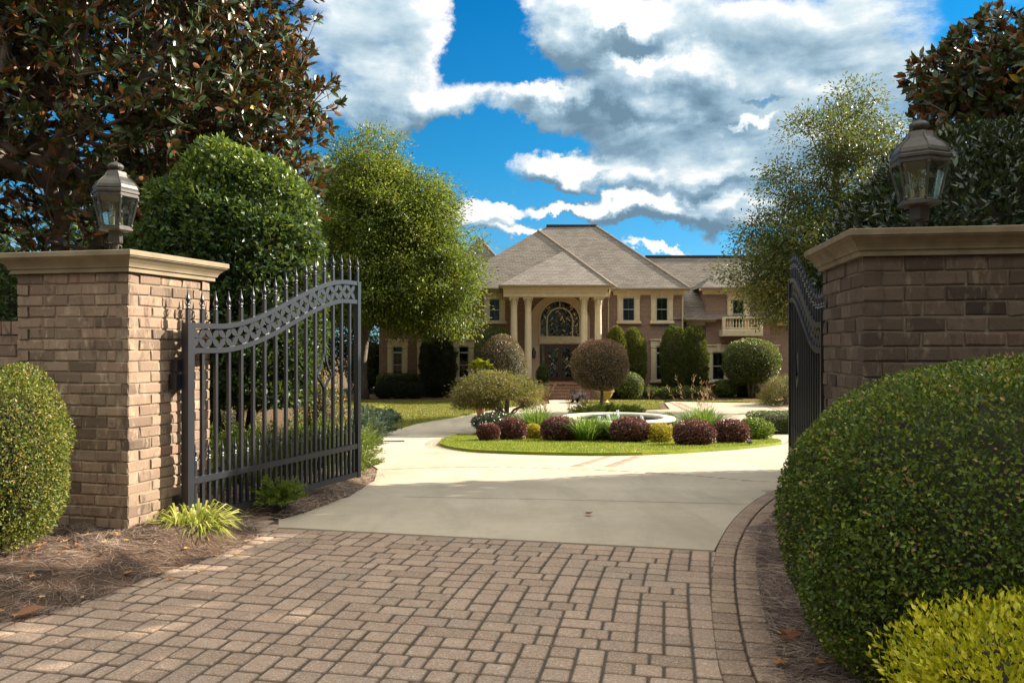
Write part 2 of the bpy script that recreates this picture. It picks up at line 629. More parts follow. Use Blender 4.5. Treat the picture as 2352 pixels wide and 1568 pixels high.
    g3.inputs[1].default_value = 0.28; g3.inputs[2].default_value = 0.80; g3.inputs[3].default_value = 0.0; g3.inputs[4].default_value = 1.0
    high = g3.outputs[0]                     # the deck is brightest overhead
    g4 = N(nt, 'ShaderNodeMapRange', interpolation_type='SMOOTHSTEP'); L(nt, y, g4.inputs[0])
    g4.inputs[1].default_value = 0.35; g4.inputs[2].default_value = -0.1; g4.inputs[3].default_value = 1.0; g4.inputs[4].default_value = 0.34
    nb = math_(nt, 'MULTIPLY', math_(nt, 'SUBTRACT', n1.outputs[0], 0.5), 2.9)
    dens = math_(nt, 'ADD', math_(nt, 'ADD', nb, cover), math_(nt, 'ADD', math_(nt, 'MULTIPLY', away, 0.85), -0.08))
    mk = N(nt, 'ShaderNodeMapRange', interpolation_type='SMOOTHSTEP')
    L(nt, dens, mk.inputs[0]); mk.inputs[1].default_value = -0.05; mk.inputs[2].default_value = 0.72
    lit = math_(nt, 'ADD', math_(nt, 'MULTIPLY', math_(nt, 'SUBTRACT', n3.outputs[0], n2.outputs[0]), 2.2), math_(nt, 'MULTIPLY', math_(nt, 'SUBTRACT', cover, cover_up), 0.55))
    thin = math_(nt, 'MULTIPLY', math_(nt, 'MINIMUM', dens, 1.0), -0.22)
    sh = math_(nt, 'SUBTRACT', math_(nt, 'ADD', math_(nt, 'ADD', lit, thin), 0.76), math_(nt, 'MULTIPLY', dark, 0.27))
    cr = ramp(nt, [(0.0, (0.621, 1.049, 1.434)), (0.25, (0.942, 1.477, 1.926)), (0.5, (1.477, 2.087, 2.568)), (0.75, (2.3, 2.836, 3.157)), (0.95, (3.531, 3.692, 3.745)), (1.0, (3.799, 3.873, 3.852))], sh)
    # clouds overhead, behind the viewer and round the sun are brighter and warmer than those ahead
    sv = N(nt, 'ShaderNodeVectorMath', operation='DOT_PRODUCT'); L(nt, d, sv.inputs[0]); sv.inputs[1].default_value = tuple(sun_v)
    g1 = N(nt, 'ShaderNodeMapRange', interpolation_type='SMOOTHSTEP'); L(nt, sv.outputs['Value'], g1.inputs[0])
    g1.inputs[1].default_value = 0.75; g1.inputs[2].default_value = 1.0; g1.inputs[3].default_value = 1.0; g1.inputs[4].default_value = 1.6
    warm = ramp(nt, [(0.0, (1, 1, 1)), (1.0, (4.75, 3.55, 2.70))], high)
    cs0 = mix(nt, cr.outputs[0], warm.outputs[0], 1.0, 'MULTIPLY')
    cs = N(nt, 'ShaderNodeVectorMath', operation='SCALE'); L(nt, cs0, cs.inputs[0]); L(nt, g1.outputs[0], cs.inputs['Scale'])
    col0 = mix(nt, blue, cs.outputs[0], mk.outputs[0])
    cf = N(nt, 'ShaderNodeVectorMath', operation='SCALE'); L(nt, col0, cf.inputs[0])
    # the low sky away from the sun's side is duller
    L(nt, math_(nt, 'ADD', math_(nt, 'MULTIPLY', g4.outputs[0], math_(nt, 'SUBTRACT', 1.0, high)), high), cf.inputs['Scale'])
    col = cf.outputs[0]
    L(nt, col, bg.inputs[0])
    w.cycles.sampling_method = 'MANUAL'
    w.cycles.sample_map_resolution = 512


make_world()

# ================================================================= materials of the setting
def mat_concrete():
    m, nt, out = newmat('driveway_concrete')
    c = coords(nt)
    a = noise(nt, 0.6, 5, 0.6, c)
    b = noise(nt, 9.0, 6, 0.65, c)
    g = noise(nt, 260, 3, 0.7, c)
    col = ramp(nt, [(0.3, (0.38, 0.31, 0.225)), (0.7, (0.52, 0.435, 0.325))], a.outputs[0]).outputs[0]
    col = mix(nt, col, (0.36, 0.30, 0.22), ramp(nt, [(0.45, (0, 0, 0)), (0.75, (0.5, 0.5, 0.5))], b.outputs[0]).outputs[0])
    col = mix(nt, col, (0.22, 0.19, 0.15), ramp(nt, [(0.62, (0, 0, 0)), (0.75, (0.45, 0.45, 0.45))], g.outputs[0]).outputs[0])
    mpc = N(nt, 'ShaderNodeMapping'); mpc.inputs['Scale'].default_value = (1.4, 0.22, 1); L(nt, c, mpc.inputs[0])
    st = noise(nt, 1.6, 6, 0.65, mpc.outputs[0], 0.4)
    col = mix(nt, col, (0.30, 0.25, 0.18), ramp(nt, [(0.48, (0, 0, 0)), (0.70, (0.55, 0.55, 0.55))], st.outputs[0]).outputs[0])
    sp2 = N(nt, 'ShaderNodeTexVoronoi'); sp2.inputs['Scale'].default_value = 5.0; L(nt, c, sp2.inputs['Vector'])
    col = mix(nt, col, (0.16, 0.12, 0.085), ramp(nt, [(0.018, (0.7, 0.7, 0.7)), (0.05, (0, 0, 0))], sp2.outputs['Distance']).outputs[0])
    h = math_(nt, 'ADD', math_(nt, 'MULTIPLY', g.outputs[0], 0.5), b.outputs[0])
    principled(nt, out, col, 0.85, bump(nt, h, 0.12, 0.004), spec=0.3)
    return m


def mat_paver(name='paver_stone', c_lo=(0.265, 0.176, 0.124), c_hi=(0.44, 0.305, 0.220)):
    m, nt, out = newmat(name)
    a = N(nt, 'ShaderNodeAttribute', attribute_name='rnd')
    c = coords(nt)
    col = ramp(nt, [(0.0, (0.115, 0.085, 0.06)), (0.22, tuple(x * 0.82 for x in c_lo)), (0.3, c_lo), (0.65, tuple((x + y) / 2 for x, y in zip(c_lo, c_hi))), (1.0, c_hi)], a.outputs['Fac']).outputs[0]
    big = noise(nt, 1.1, 4, 0.6, c)
    col = mix(nt, col, (0.20, 0.17, 0.135), ramp(nt, [(0.5, (0, 0, 0)), (0.72, (0.6, 0.6, 0.6))], big.outputs[0]).outputs[0])
    ag = N(nt, 'ShaderNodeTexVoronoi'); ag.inputs['Scale'].default_value = 170; L(nt, c, ag.inputs['Vector'])
    agc = ramp(nt, [(0.0, (0.10, 0.07, 0.05)), (0.35, (0.25, 0.17, 0.12)), (0.7, (0.43, 0.30, 0.205)), (0.9, (0.52, 0.42, 0.32)), (1.0, (0.82, 0.77, 0.70))], None)
    L(nt, N(nt, 'ShaderNodeSeparateColor').outputs[0], agc.inputs[0])
    sc = nt.nodes[-1]
    sepn = [q for q in nt.nodes if q.bl_idname == 'ShaderNodeSeparateColor'][0]
    L(nt, ag.outputs['Color'], sepn.inputs[0])
    rim = N(nt, 'ShaderNodeMapRange'); L(nt, a.outputs['Fac'], rim.inputs[0]); rim.inputs[1].default_value = 0.1; rim.inputs[2].default_value = 0.3; rim.inputs[4].default_value = 0.36
    col = mix(nt, col, agc.outputs[0], rim.outputs[0])
    f = noise(nt, 70, 4, 0.7, c)
    h = math_(nt, 'ADD', math_(nt, 'MULTIPLY', ag.outputs['Distance'], 0.8), f.outputs[0])
    principled(nt, out, col, 0.8, bump(nt, h, 0.45, 0.004), spec=0.35)
    return m


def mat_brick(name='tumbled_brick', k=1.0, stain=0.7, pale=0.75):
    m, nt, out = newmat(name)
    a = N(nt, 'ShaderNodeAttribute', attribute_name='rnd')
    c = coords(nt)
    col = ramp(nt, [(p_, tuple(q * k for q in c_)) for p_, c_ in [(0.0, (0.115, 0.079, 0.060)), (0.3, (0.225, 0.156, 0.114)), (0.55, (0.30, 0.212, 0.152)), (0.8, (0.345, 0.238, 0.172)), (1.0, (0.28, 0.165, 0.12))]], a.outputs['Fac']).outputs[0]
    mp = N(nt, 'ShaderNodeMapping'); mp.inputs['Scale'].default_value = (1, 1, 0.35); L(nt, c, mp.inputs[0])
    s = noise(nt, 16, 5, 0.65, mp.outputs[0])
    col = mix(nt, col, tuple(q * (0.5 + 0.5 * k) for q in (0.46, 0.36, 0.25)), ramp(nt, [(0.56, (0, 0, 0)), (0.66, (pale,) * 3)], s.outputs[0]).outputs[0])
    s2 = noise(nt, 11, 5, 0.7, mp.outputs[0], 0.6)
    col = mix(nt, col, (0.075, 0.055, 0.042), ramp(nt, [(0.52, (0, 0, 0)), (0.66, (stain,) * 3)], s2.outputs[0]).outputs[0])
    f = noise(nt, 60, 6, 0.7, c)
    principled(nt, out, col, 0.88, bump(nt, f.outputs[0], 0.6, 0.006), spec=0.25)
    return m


def mat_straw():
    m, nt, out = newmat('pine_straw_needles')
    a = N(nt, 'ShaderNodeAttribute', attribute_name='rnd')
    col = ramp(nt, [(0.0, (0.085, 0.058, 0.048)), (0.4, (0.20, 0.140, 0.112)), (0.7, (0.32, 0.235, 0.185)), (0.9, (0.46, 0.35, 0.26)), (1.0, (0.52, 0.34, 0.17))], a.outputs['Fac']).outputs[0]
    principled(nt, out, col, 0.7, spec=0.3)
    return m


def mat_soil(name='mulch_soil', c1=(0.15, 0.092, 0.062), c2=(0.055, 0.034, 0.024)):
    m, nt, out = newmat(name)
    c = coords(nt)
    a = noise(nt, 38, 8, 0.75, c, 1.2)
    b = noise(nt, 3, 4, 0.6, c)
    col = ramp(nt, [(0.35, c2), (0.68, c1)], a.outputs[0]).outputs[0]
    col = mix(nt, col, tuple(x * 1.5 for x in c1), ramp(nt, [(0.5, (0, 0, 0)), (0.7, (0.5, 0.5, 0.5))], b.outputs[0]).outputs[0])
    principled(nt, out, col, 0.95, bump(nt, a.outputs[0], 0.8, 0.03), spec=0.15)
    return m


def mat_lawn(name='lawn_turf', c1=(0.19, 0.205, 0.030), c2=(0.11, 0.125, 0.018), c3=(0.29, 0.21, 0.06)):
    m, nt, out = newmat(name)
    c = coords(nt)
    a = noise(nt, 45, 6, 0.75, c)
    b = noise(nt, 0.9, 4, 0.6, c)
    col = ramp(nt, [(0.35, c2), (0.65, c1)], a.outputs[0]).outputs[0]
    col = mix(nt, col, c3, ramp(nt, [(0.48, (0, 0, 0)), (0.72, (0.7, 0.7, 0.7))], b.outputs[0]).outputs[0])
    principled(nt, out, col, 0.9, bump(nt, a.outputs[0], 0.6, 0.02), spec=0.2)
    return m


M_CONC = mat_concrete()
M_PAVER = mat_paver()
M_BORDER = mat_paver('border_brick', (0.20, 0.125, 0.08), (0.34, 0.225, 0.145))
M_BRICK = mat_brick()
M_BRICKD = mat_brick('shaded_brick', 0.42, 0.8, 0.45)  # copy of the tumbled brick, darkened in colour for the pillar's shade
M_STRAW = mat_straw()
M_SOIL = mat_soil()
M_LAWN = mat_lawn()
M_MORTAR = simple_mat('mortar', (0.34, 0.265, 0.19), (0.22, 0.168, 0.12), 22, 0.95, 0.4, 0.006, spec=0.2)
M_MORTARD = simple_mat('shaded_mortar', (0.23, 0.185, 0.135), (0.14, 0.11, 0.08), 22, 0.95, 0.4, 0.006, spec=0.2)  # mortar of the same pillar with its shade mixed into the colour
M_CAPD = simple_mat('shaded_cast_stone', (0.27, 0.21, 0.135), (0.16, 0.125, 0.075), 6, 0.85, 0.2, 0.004, spec=0.25)  # cap stone copy, toned down to stand in for shade
M_CAP = simple_mat('cast_stone', (0.33, 0.265, 0.175), (0.22, 0.175, 0.11), 5, 0.8, 0.12, 0.004, spec=0.3)
M_IRON = simple_mat('black_iron', (0.016, 0.018, 0.024), (0.011, 0.0125, 0.017), 6, 0.36, 0.04, 0.002, spec=0.6)
M_DARK = simple_mat('joint_dark', (0.06, 0.05, 0.04), (0.03, 0.026, 0.02), 30, 0.95, 0.3, 0.004)
M_BRONZE = simple_mat('weathered_bronze', (0.085, 0.076, 0.064), (0.045, 0.040, 0.034), 14, 0.5, 0.2, 0.003, metal=0.25, spec=0.5)
M_JOINTSAND = simple_mat('joint_sand', (0.11, 0.085, 0.06), (0.055, 0.043, 0.03), 40, 0.95, 0.4, 0.004)


def mat_clear(name, tint=(0.9, 0.97, 0.95), gloss=0.14, rough=0.03):
    m, nt, out = newmat(name)
    t = N(nt, 'ShaderNodeBsdfTransparent'); t.inputs[0].default_value = (*tint, 1)
    g = N(nt, 'ShaderNodeBsdfGlossy'); g.inputs['Roughness'].default_value = rough
    fr = N(nt, 'ShaderNodeLayerWeight'); fr.inputs[0].default_value = 0.35
    c = coords(nt)
    dn = noise(nt, 25, 6, 0.7, c)
    dirt = ramp(nt, [(0.45, (0, 0, 0)), (0.8, (0.07, 0.07, 0.07))], dn.outputs[0])
    df = N(nt, 'ShaderNodeBsdfDiffuse'); df.inputs[0].default_value = (0.5, 0.52, 0.48, 1)
    m0 = N(nt, 'ShaderNodeMixShader'); L(nt, dirt.outputs[0], m0.inputs[0]); L(nt, t.outputs[0], m0.inputs[1]); L(nt, df.outputs[0], m0.inputs[2])
    m1 = N(nt, 'ShaderNodeMixShader')
    L(nt, math_(nt, 'ADD', math_(nt, 'MULTIPLY', fr.outputs['Fresnel'], 0.5), gloss * 0.15), m1.inputs[0])
    L(nt, m0.outputs[0], m1.inputs[1]); L(nt, g.outputs[0], m1.inputs[2])
    L(nt, m1.outputs[0], out.inputs[0])
    return m


M_GLASS = mat_clear('lantern_glass')


# ================================================================= the ground
def sheet(name, poly, dz, mat, skirt=0.05, kind='structure', edge_noise=0.0):
    """flat polygon laid on the ground profile, with a short skirt so that its edge is a real step"""
    bm = bmesh.new()
    vs = [bm.verts.new((x, y, 0)) for x, y in poly]
    bm.faces.new(vs)
    for yb in BREAKS:
        bmesh.ops.bisect_plane(bm, geom=list(bm.verts) + list(bm.edges) + list(bm.faces), plane_co=(0, yb, 0), plane_no=(0, 1, 0))
    bmesh.ops.triangulate(bm, faces=list(bm.faces))
    for v in bm.verts:
        v.co.z = float(zg(v.co.y)) + dz
    if skirt:
        be = [e for e in bm.edges if e.is_boundary]
        r = bmesh.ops.extrude_edge_only(bm, edges=be)
        for g in r['geom']:
            if isinstance(g, bmesh.types.BMVert): g.co.z -= skirt
    bmesh.ops.recalc_face_normals(bm, faces=bm.faces)
    me = bpy.data.meshes.new(name)
    bm.to_mesh(me)
    bm.free()
    me.materials.append(mat)
    o = bpy.data.objects.new(name, me)
    COL.objects.link(o)
    return tag(o, kind=kind)


def pt_in_poly(x, y, poly):
    p = np.asarray(poly)
    inside = np.zeros(np.shape(x), bool)
    n = len(p)
    for i in range(n):
        x1, y1 = p[i]
        x2, y2 = p[(i + 1) % n]
        c = ((y1 > y) != (y2 > y)) & (x < (x2 - x1) * (y - y1) / ((y2 - y1) if y2 != y1 else 1e-12) + x1)
        inside ^= c
    return inside


def dist_poly(x, y, poly):
    p = np.asarray(poly, float)
    best = np.full(np.shape(x), 1e9)
    n = len(p)
    for i in range(n):
        a = p[i]
        b = p[(i + 1) % n]
        ab = b - a
        t = np.clip(((x - a[0]) * ab[0] + (y - a[1]) * ab[1]) / max((ab ** 2).sum(), 1e-12), 0, 1)
        best = np.minimum(best, np.hypot(x - a[0] - t * ab[0], y - a[1] - t * ab[1]))
    return best


def smooth_poly(poly, it=2):
    p = [np.array(q, float) for q in poly]
    for _ in range(it):
        q = []
        for i in range(len(p)):
            a, b = p[i], p[(i + 1) % len(p)]
            q += [a * 0.75 + b * 0.25, a * 0.25 + b * 0.75]
        p = q
    return [tuple(q) for q in p]


def smooth_path(path, it=2):
    p = [np.array(q, float) for q in path]
    for _ in range(it):
        q = [p[0]]
        for a, b in zip(p[:-1], p[1:]):
            q += [a * 0.75 + b * 0.25, a * 0.25 + b * 0.75]
        q.append(p[-1])
        p = q
    return p


def bump2(x, y, s=1.0):
    return (np.sin(x * 3.1 * s + 1.3 * np.sin(y * 2.3 * s)) + np.sin(y * 4.3 * s + 1.7 * np.sin(x * 1.9 * s + 1)) + 0.6 * np.sin(x * 9 * s + y * 7 * s)) / 2.6


def mound_h(x, y, poly, h, w):
    d = np.where(pt_in_poly(x, y, poly), dist_poly(x, y, poly), -1)
    f = np.clip(d / w, 0, 1)
    f = f * f * (3 - 2 * f)
    hh = h * f * (1 + 0.25 * bump2(x, y, 1.6)) + 0.012 * f * bump2(x, y, 5)
    return np.where(d < 0, -0.06, hh), d


def mound(name, poly, h, w, res, mat, kind='structure', base=0.0):
    p = np.asarray(poly)
    x0, y0 = p.min(0) - res
    x1, y1 = p.max(0) + res
    nx, ny = int((x1 - x0) / res) + 2, int((y1 - y0) / res) + 2
    X, Y = np.meshgrid(np.linspace(x0, x1, nx), np.linspace(y0, y1, ny))
    H, d = mound_h(X, Y, poly, h, w)
    Z = zg(Y) + H + base
    idx = np.arange(nx * ny).reshape(ny, nx)
    keep = (d[:-1, :-1] > -0.5) | (d[1:, 1:] > -0.5) | (d[:-1, 1:] > -0.5) | (d[1:, :-1] > -0.5)
    q = np.stack([idx[:-1, :-1], idx[:-1, 1:], idx[1:, 1:], idx[1:, :-1]], -1)[keep]
    o = np_mesh(name, np.stack([X, Y, Z], -1).reshape(-1, 3), [q], mat, smooth=True)
    return tag(o, kind=kind)


GX = [-220, -60, -20, -8, 0, 8, 20, 60, 220]
GY = [-60, -20, 0, 3] + BREAKS + [48, 70, 120, 400]
V = [(x, y, float(zg(y)) - 0.035) for y in GY for x in GX]
nx = len(GX)
fs = np.array([[j * nx + i, j * nx + i + 1, (j + 1) * nx + i + 1, (j + 1) * nx + i] for j in range(len(GY) - 1) for i in range(nx - 1)])
tag(np_mesh('ground', np.array(V), [fs], mat_soil('ground_soil', (0.17, 0.115, 0.065), (0.07, 0.045, 0.026))), kind='structure')

# driveway (one sheet of concrete: apron, circle round the island, walk to the steps)
conc_left = G(640, 1213)
conc_right = G(1640, 1266)
edge_r = [G(1640, 1266), G(1665, 1220), G(1692, 1185), G(1720, 1160), G(1775, 1127), (3.7, 10.2), (5.2, 11.8), (8, 13.2), (15, 14.5)]
drive = [conc_left] + [tuple(q) for q in smooth_path(edge_r, 2)] + [
    (15, 24), (15, 44.5), (9.3, 46.2), (8.6, 45.0), (8.0, 40.5), (6.0, 39.5), (4.3, 40.5), (3.75, 43.0), (3.7, 48.2), (2.2, 48.2), (2.1, 44.5)]
drive += [G(1180, 935), G(1110, 946), G(1060, 957), G(960, 973), G(845, 1001), G(822, 1015), G(826, 1050), G(868, 1078), G(860, 1105), G(800, 1143), G(700, 1180), G(640, 1196)]
sheet('driveway', drive, 0.010, M_CONC, 0.06)

# lawns
lawn_l = [G(842, 1000), G(960, 972.5), G(1060, 956), G(1110, 945), G(1185, 934), (1.9, 46.5), (0.5, 47.0), (-9, 47.0), (-11, 44), G(880, 945), G(915, 947), G(880, 965), G(845, 985)]
sheet('lawn', lawn_l, 0.014, M_LAWN, 0.05)
lawn_r = [(4.0, 42.6), (4.5, 41.2), (6.0, 40.3), (7.7, 41.2), (8.3, 45.4), (9.0, 46.9), (15, 45.2), (19, 45), (19, 47.2), (4.1, 47.2)]
sheet('lawn', lawn_r, 0.014, M_LAWN, 0.05)

# island in the forecourt
isl_front = [G(1003, 1021), G(1030, 1032), G(1090, 1040), G(1180, 1044), G(1290, 1047), G(1400, 1048), G(1500, 1046), G(1620, 1039), G(1720, 1031), G(1800, 1021)]
isl_back = [(8.6, 25), (8.4, 29), (6.8, 32.3), (3.2, 33.8), (0.4, 33.0), (-1.4, 29.8), (-1.9, 26.0)]
island = smooth_poly(isl_front + isl_back, 1)
gr_back = [G(1740, 1008), G(1690, 1016), G(1600, 1020), G(1500, 1014), G(1400, 1012), G(1280, 1012), G(1180, 1014), G(1110, 1012), G(1075, 1004), G(1040, 1004)]
bed_i = smooth_poly(list(reversed([(x, y + 0.05) for x, y in gr_back])) + [G(1790, 1016)] + isl_back, 1)
mound('mulch_bed', bed_i, 0.15, 0.8, 0.2, M_SOIL)
turf = smooth_poly(isl_front + [G(1785, 1014)] + [(x, y + 0.5) for x, y in gr_back], 1)
M_TURF = mat_lawn('island_turf', (0.20, 0.25, 0.018), (0.12, 0.17, 0.012), (0.30, 0.29, 0.03))
sheet('turf_strip', turf, 0.075, M_TURF, 0.12)


# ================================================================= paving
def inset_block(mb, quad, z, r, rnd_r=0.012, drop=0.010, gap=0.0025):
    """paver with a rounded rim: quad = 4 plan corners"""
    q = [Vector((x, y)) for x, y in quad]
    c = sum(q, Vector((0, 0))) / 4
    rings = []
    for ins, dz in ((gap, -0.04), (gap + 0.001, -drop), (gap + 0.4 * rnd_r, -drop * 0.3), (gap + rnd_r, 0.0)):
        ring = []
        for i in range(4):
            a, b, d = q[i], q[i - 1], q[(i + 1) % 4]
            ea, eb = (b - a).normalized(), (d - a).normalized()
            k = ins
            rc = 0.014 + ins                       # rounded plan corners
            p1 = a + ea * rc + eb * k
            p0 = a + (ea + eb) * (k + 0.004)
            p2 = a + eb * rc + ea * k
            ring += [(p1.x, p1.y, z + dz), (p0.x, p0.y, z + dz), (p2.x, p2.y, z + dz)]
        rings.append(ring)
    vs = [v for ring in rings for v in ring]
    n = 12
    fs = [(j * n + k, j * n + (k + 1) % n, (j + 1) * n + (k + 1) % n, (j + 1) * n + k) for j in range(3) for k in range(n)]
    fs.append(tuple(3 * n + k for k in range(n)))
    mb.add(vs, fs, r)
    r = 0.3 + 0.7 * r                       # sand and dirt cling to the sides and the rounded rim
    mb.r[-48:] = [0.0] * 12 + [0.02] * 12 + [0.22] * 12 + [r] * 12


def strip_blocks(mb, path, w0, w1, length, z, rng, profile=True, vary=0.3):
    """blocks laid side by side along a path between offsets w0 and w1 (to the right of it)"""
    p = np.array(path)
    seg = np.hypot(*(p[1:] - p[:-1]).T)
    cum = np.concatenate([[0], np.cumsum(seg)])
    s = 0.0
    while s < cum[-1] - length * 0.4:
        l = length * (1 + vary * rng.choice([-1, 0, 1]))
        e = min(s + l, cum[-1])
        def at(t):
            x = np.interp(t, cum, p[:, 0]); y = np.interp(t, cum, p[:, 1])
            x2 = np.interp(min(t + .05, cum[-1]), cum, p[:, 0]) - np.interp(max(t - .05, 0), cum, p[:, 0])
            y2 = np.interp(min(t + .05, cum[-1]), cum, p[:, 1]) - np.interp(max(t - .05, 0), cum, p[:, 1])
            h = math.hypot(x2, y2)
            return np.array([x, y]), np.array([y2, -x2]) / h
        a, na = at(s)
        b, nb_ = at(e)
        quad = [a + na * w0, a + na * w1, b + nb_ * w1, b + nb_ * w0]
        zz = z + float(zg((a[1] + b[1]) / 2)) if profile else z
        inset_block(mb, quad, zz + rng.normal() * 0.0008, rng.random(), 0.010, 0.009, 0.0035)
        s = e


border_inner = smooth_path([(2.35, 9.2), G(1775, 1128), G(1720, 1160), G(1692, 1185), G(1665, 1220), G(1640, 1266), G(1632, 1330), G(1631, 1400), G(1640, 1490), G(1655, 1568), (0.86, 2.6), (1.0, 1.8)], 2)
border_inner = [q for q in border_inner if q[1] < 8.9]
# path runs towards the viewer: "right of it" would be the drive side, so use negative offsets
rngp = np.random.default_rng(3)
mb = MB()
strip_blocks(mb, border_inner, -0.145, 0.0, 0.135, 0.014, rngp)
strip_blocks(mb, border_inner, -0.29, -0.145, 0.15, 0.012, rngp)
o = mb.build('border_paving', M_BORDER, smooth=True, angle=50); tag(o, kind='structure')

pav_poly = [(-6.5, 1.0), (-6.5, 7.5), G(560, 1190), G(640, 1194), conc_left, conc_right] + [tuple(q - np.array([0.02, 0])) for q in border_inner if q[1] < 5.65] + [(1.0, 1.0)]
ang = math.atan2(conc_right[1] - conc_left[1], conc_right[0] - conc_left[0])
ca, sa = math.cos(ang), math.sin(ang)
mb = MB()
org = np.array(conc_left)
cell = 0.405
cells = []
for ci in range(-14, 14):
    for cj in range(-14, 6):
        rots = rngp.random() < (0.45 if cj < -2 else 0.2)
        k = 3
        for row in range(k):
            cut = [[.18, .225], [.225, .18], [.135, .135, .135], [.18, .135, .09], [.135, .18, .09], [.2025, .2025], [.135, .27]][rngp.integers(7)]
            t = 0.0
            for ln in cut:
                a0, a1, b0, b1 = t, t + ln, row * cell / k, (row + 1) * cell / k
                t += ln
                if rots: a0, a1, b0, b1 = b0, b1, a0, a1
                oa = (0.135 * cj) % cell
                cells.append((ci * cell + a0 + oa, ci * cell + a1 + oa, cj * cell + b0, cj * cell + b1))
for a0, a1, b0, b1 in cells:
    quad = []
    for a, b in ((a0, b0), (a1, b0), (a1, b1), (a0, b1)):
        a += 0.02 * math.sin(b * 1.7)
        quad.append((org[0] + a * ca - b * sa, org[1] + a * sa + b * ca))
    cx, cy = np.mean(quad, axis=0)
    if cy < 2.2 or not (pt_in_poly(np.array([cx]), np.array([cy]), pav_poly)[0] or (cx > 0.4 and dist_poly(np.array([cx]), np.array([cy]), pav_poly)[0] < 0.10)): continue
    if abs(cx) > 0.75 * cy + 0.6: continue
    # pavers that would run under the concrete or the border are cut there
    inset_block(mb, quad, 0.002 + rngp.normal() * 0.0015, float(np.clip(rngp.normal(0.5, 0.24), 0, 1)), 0.013, 0.010, 0.0028)
o = mb.build('paver_apron', M_PAVER, smooth=True, angle=60); tag(o, kind='structure')
base_poly = [(-6.6, 1.0), (-6.6, 7.4), G(560, 1188), G(700, 1178), conc_left, conc_right, (2.3, 5.9), (2.0, 1.0)]
sheet('paver_bedding', base_poly, -0.007, M_JOINTSAND, 0.0)

# brick bands let into the concrete
mb = MB()
band = smooth_path([G(868, 1080), G(1000, 1075), G(1130, 1073), G(1400, 1081), G(1600, 1094), G(1780, 1112), (4.4, 10.2)], 2)
strip_blocks(mb, band, -0.06, 0.06, 0.2, 0.0125, rngp, vary=0.1)
for dx in (0.0, 0.55):
    a, b = G(1318, 1074), G(1402, 1049)
    strip_blocks(mb, [np.array(a) + (dx, 0), np.array(b) + (dx, 0)], -0.1, 0.1, 0.2, 0.0125, rngp, vary=0.1)
ring = [tuple(q) for q in smooth_path([(-1.6, 27.5)] + [(-2.05, 25)] + isl_front + [(9.0, 26)], 2)]
strip_blocks(mb, ring, -0.0, 0.2, 0.22, 0.0125, rngp, vary=0.1)
strip_blocks(mb, ring, 0.21, 0.4, 0.22, 0.0125, rngp, vary=0.1)
for X0 in (8.4, 13.0):
    strip_blocks(mb, [(X0, 34.5), (X0 + 0.6, 45.3)], -0.15, 0.15, 0.2, 0.0125, rngp, vary=0.1)
    strip_blocks(mb, [(X0 + .42, 34.5), (X0 + 1.02, 45.3)], -0.15, 0.15, 0.2, 0.0125, rngp, vary=0.1)
o = mb.build('brick_bands', mat_paver('band_brick', (0.23, 0.15, 0.10), (0.42, 0.31, 0.215)), smooth=True, angle=50); tag(o, kind='structure')
# saw-cut joints
mb = MB()
for a, b in ((G(930, 1143), G(1720, 1160)), (G(1690, 1060), G(1800, 1052))):
    a, b = np.array(a), np.array(b)
    for k in range(24):
        p, q = a + (b - a) * k / 24, a + (b - a) * (k + 1) / 24
        n_ = np.array([-(q - p)[1], (q - p)[0]]); n_ = n_ / np.linalg.norm(n_) * 0.0045
        mb.add([(*(p - n_), zg(p[1]) + .0135), (*(q - n_), zg(q[1]) + .0135), (*(q + n_), zg(q[1]) + .0135), (*(p + n_), zg(p[1]) + .0135)], [(0, 1, 2, 3)])
o = mb.build('concrete_joint', M_DARK); tag(o, kind='structure')

# ================================================================= pine straw beds by the gate
bed_l = [G(0, 1440), G(120, 1412), G(232, 1372), G(330, 1338), G(430, 1300), G(540, 1266), G(592, 1241), G(602, 1220), G(575, 1204), G(640, 1192), G(705, 1180), G(770, 1158),
         G(830, 1128), G(872, 1088), G(858, 1066), (-2.2, 11.2), (-2.9, 14), (-4, 20), (-5.2, 26), (-14, 26), (-14, 4.5), (-6, 2.6)]
bed_l = smooth_poly(bed_l, 1)
BED_L = dict(poly=bed_l, h=0.14, w=0.45)
mound('mulch_bed', bed_l, 0.14, 0.45, 0.07, M_SOIL)
bed_r_edge = [(0.98, 1.6), (0.985, 2.6), G(1762, 1568), G(1745, 1480), G(1722, 1400), G(1712, 1330), G(1706, 1300), G(1698, 1250), G(1712, 1215), G(1738, 1185), G(1790, 1150), (3.1, 9.3)]
bed_r = [tuple(q) for q in smooth_path(bed_r_edge, 1)] + [(4.2, 10.4), (9, 12.6), (14, 13.4), (14, 1.6)]
BED_R = dict(poly=bed_r, h=0.11, w=0.6)
mound('mulch_bed', bed_r, 0.11, 0.6, 0.07, M_SOIL)


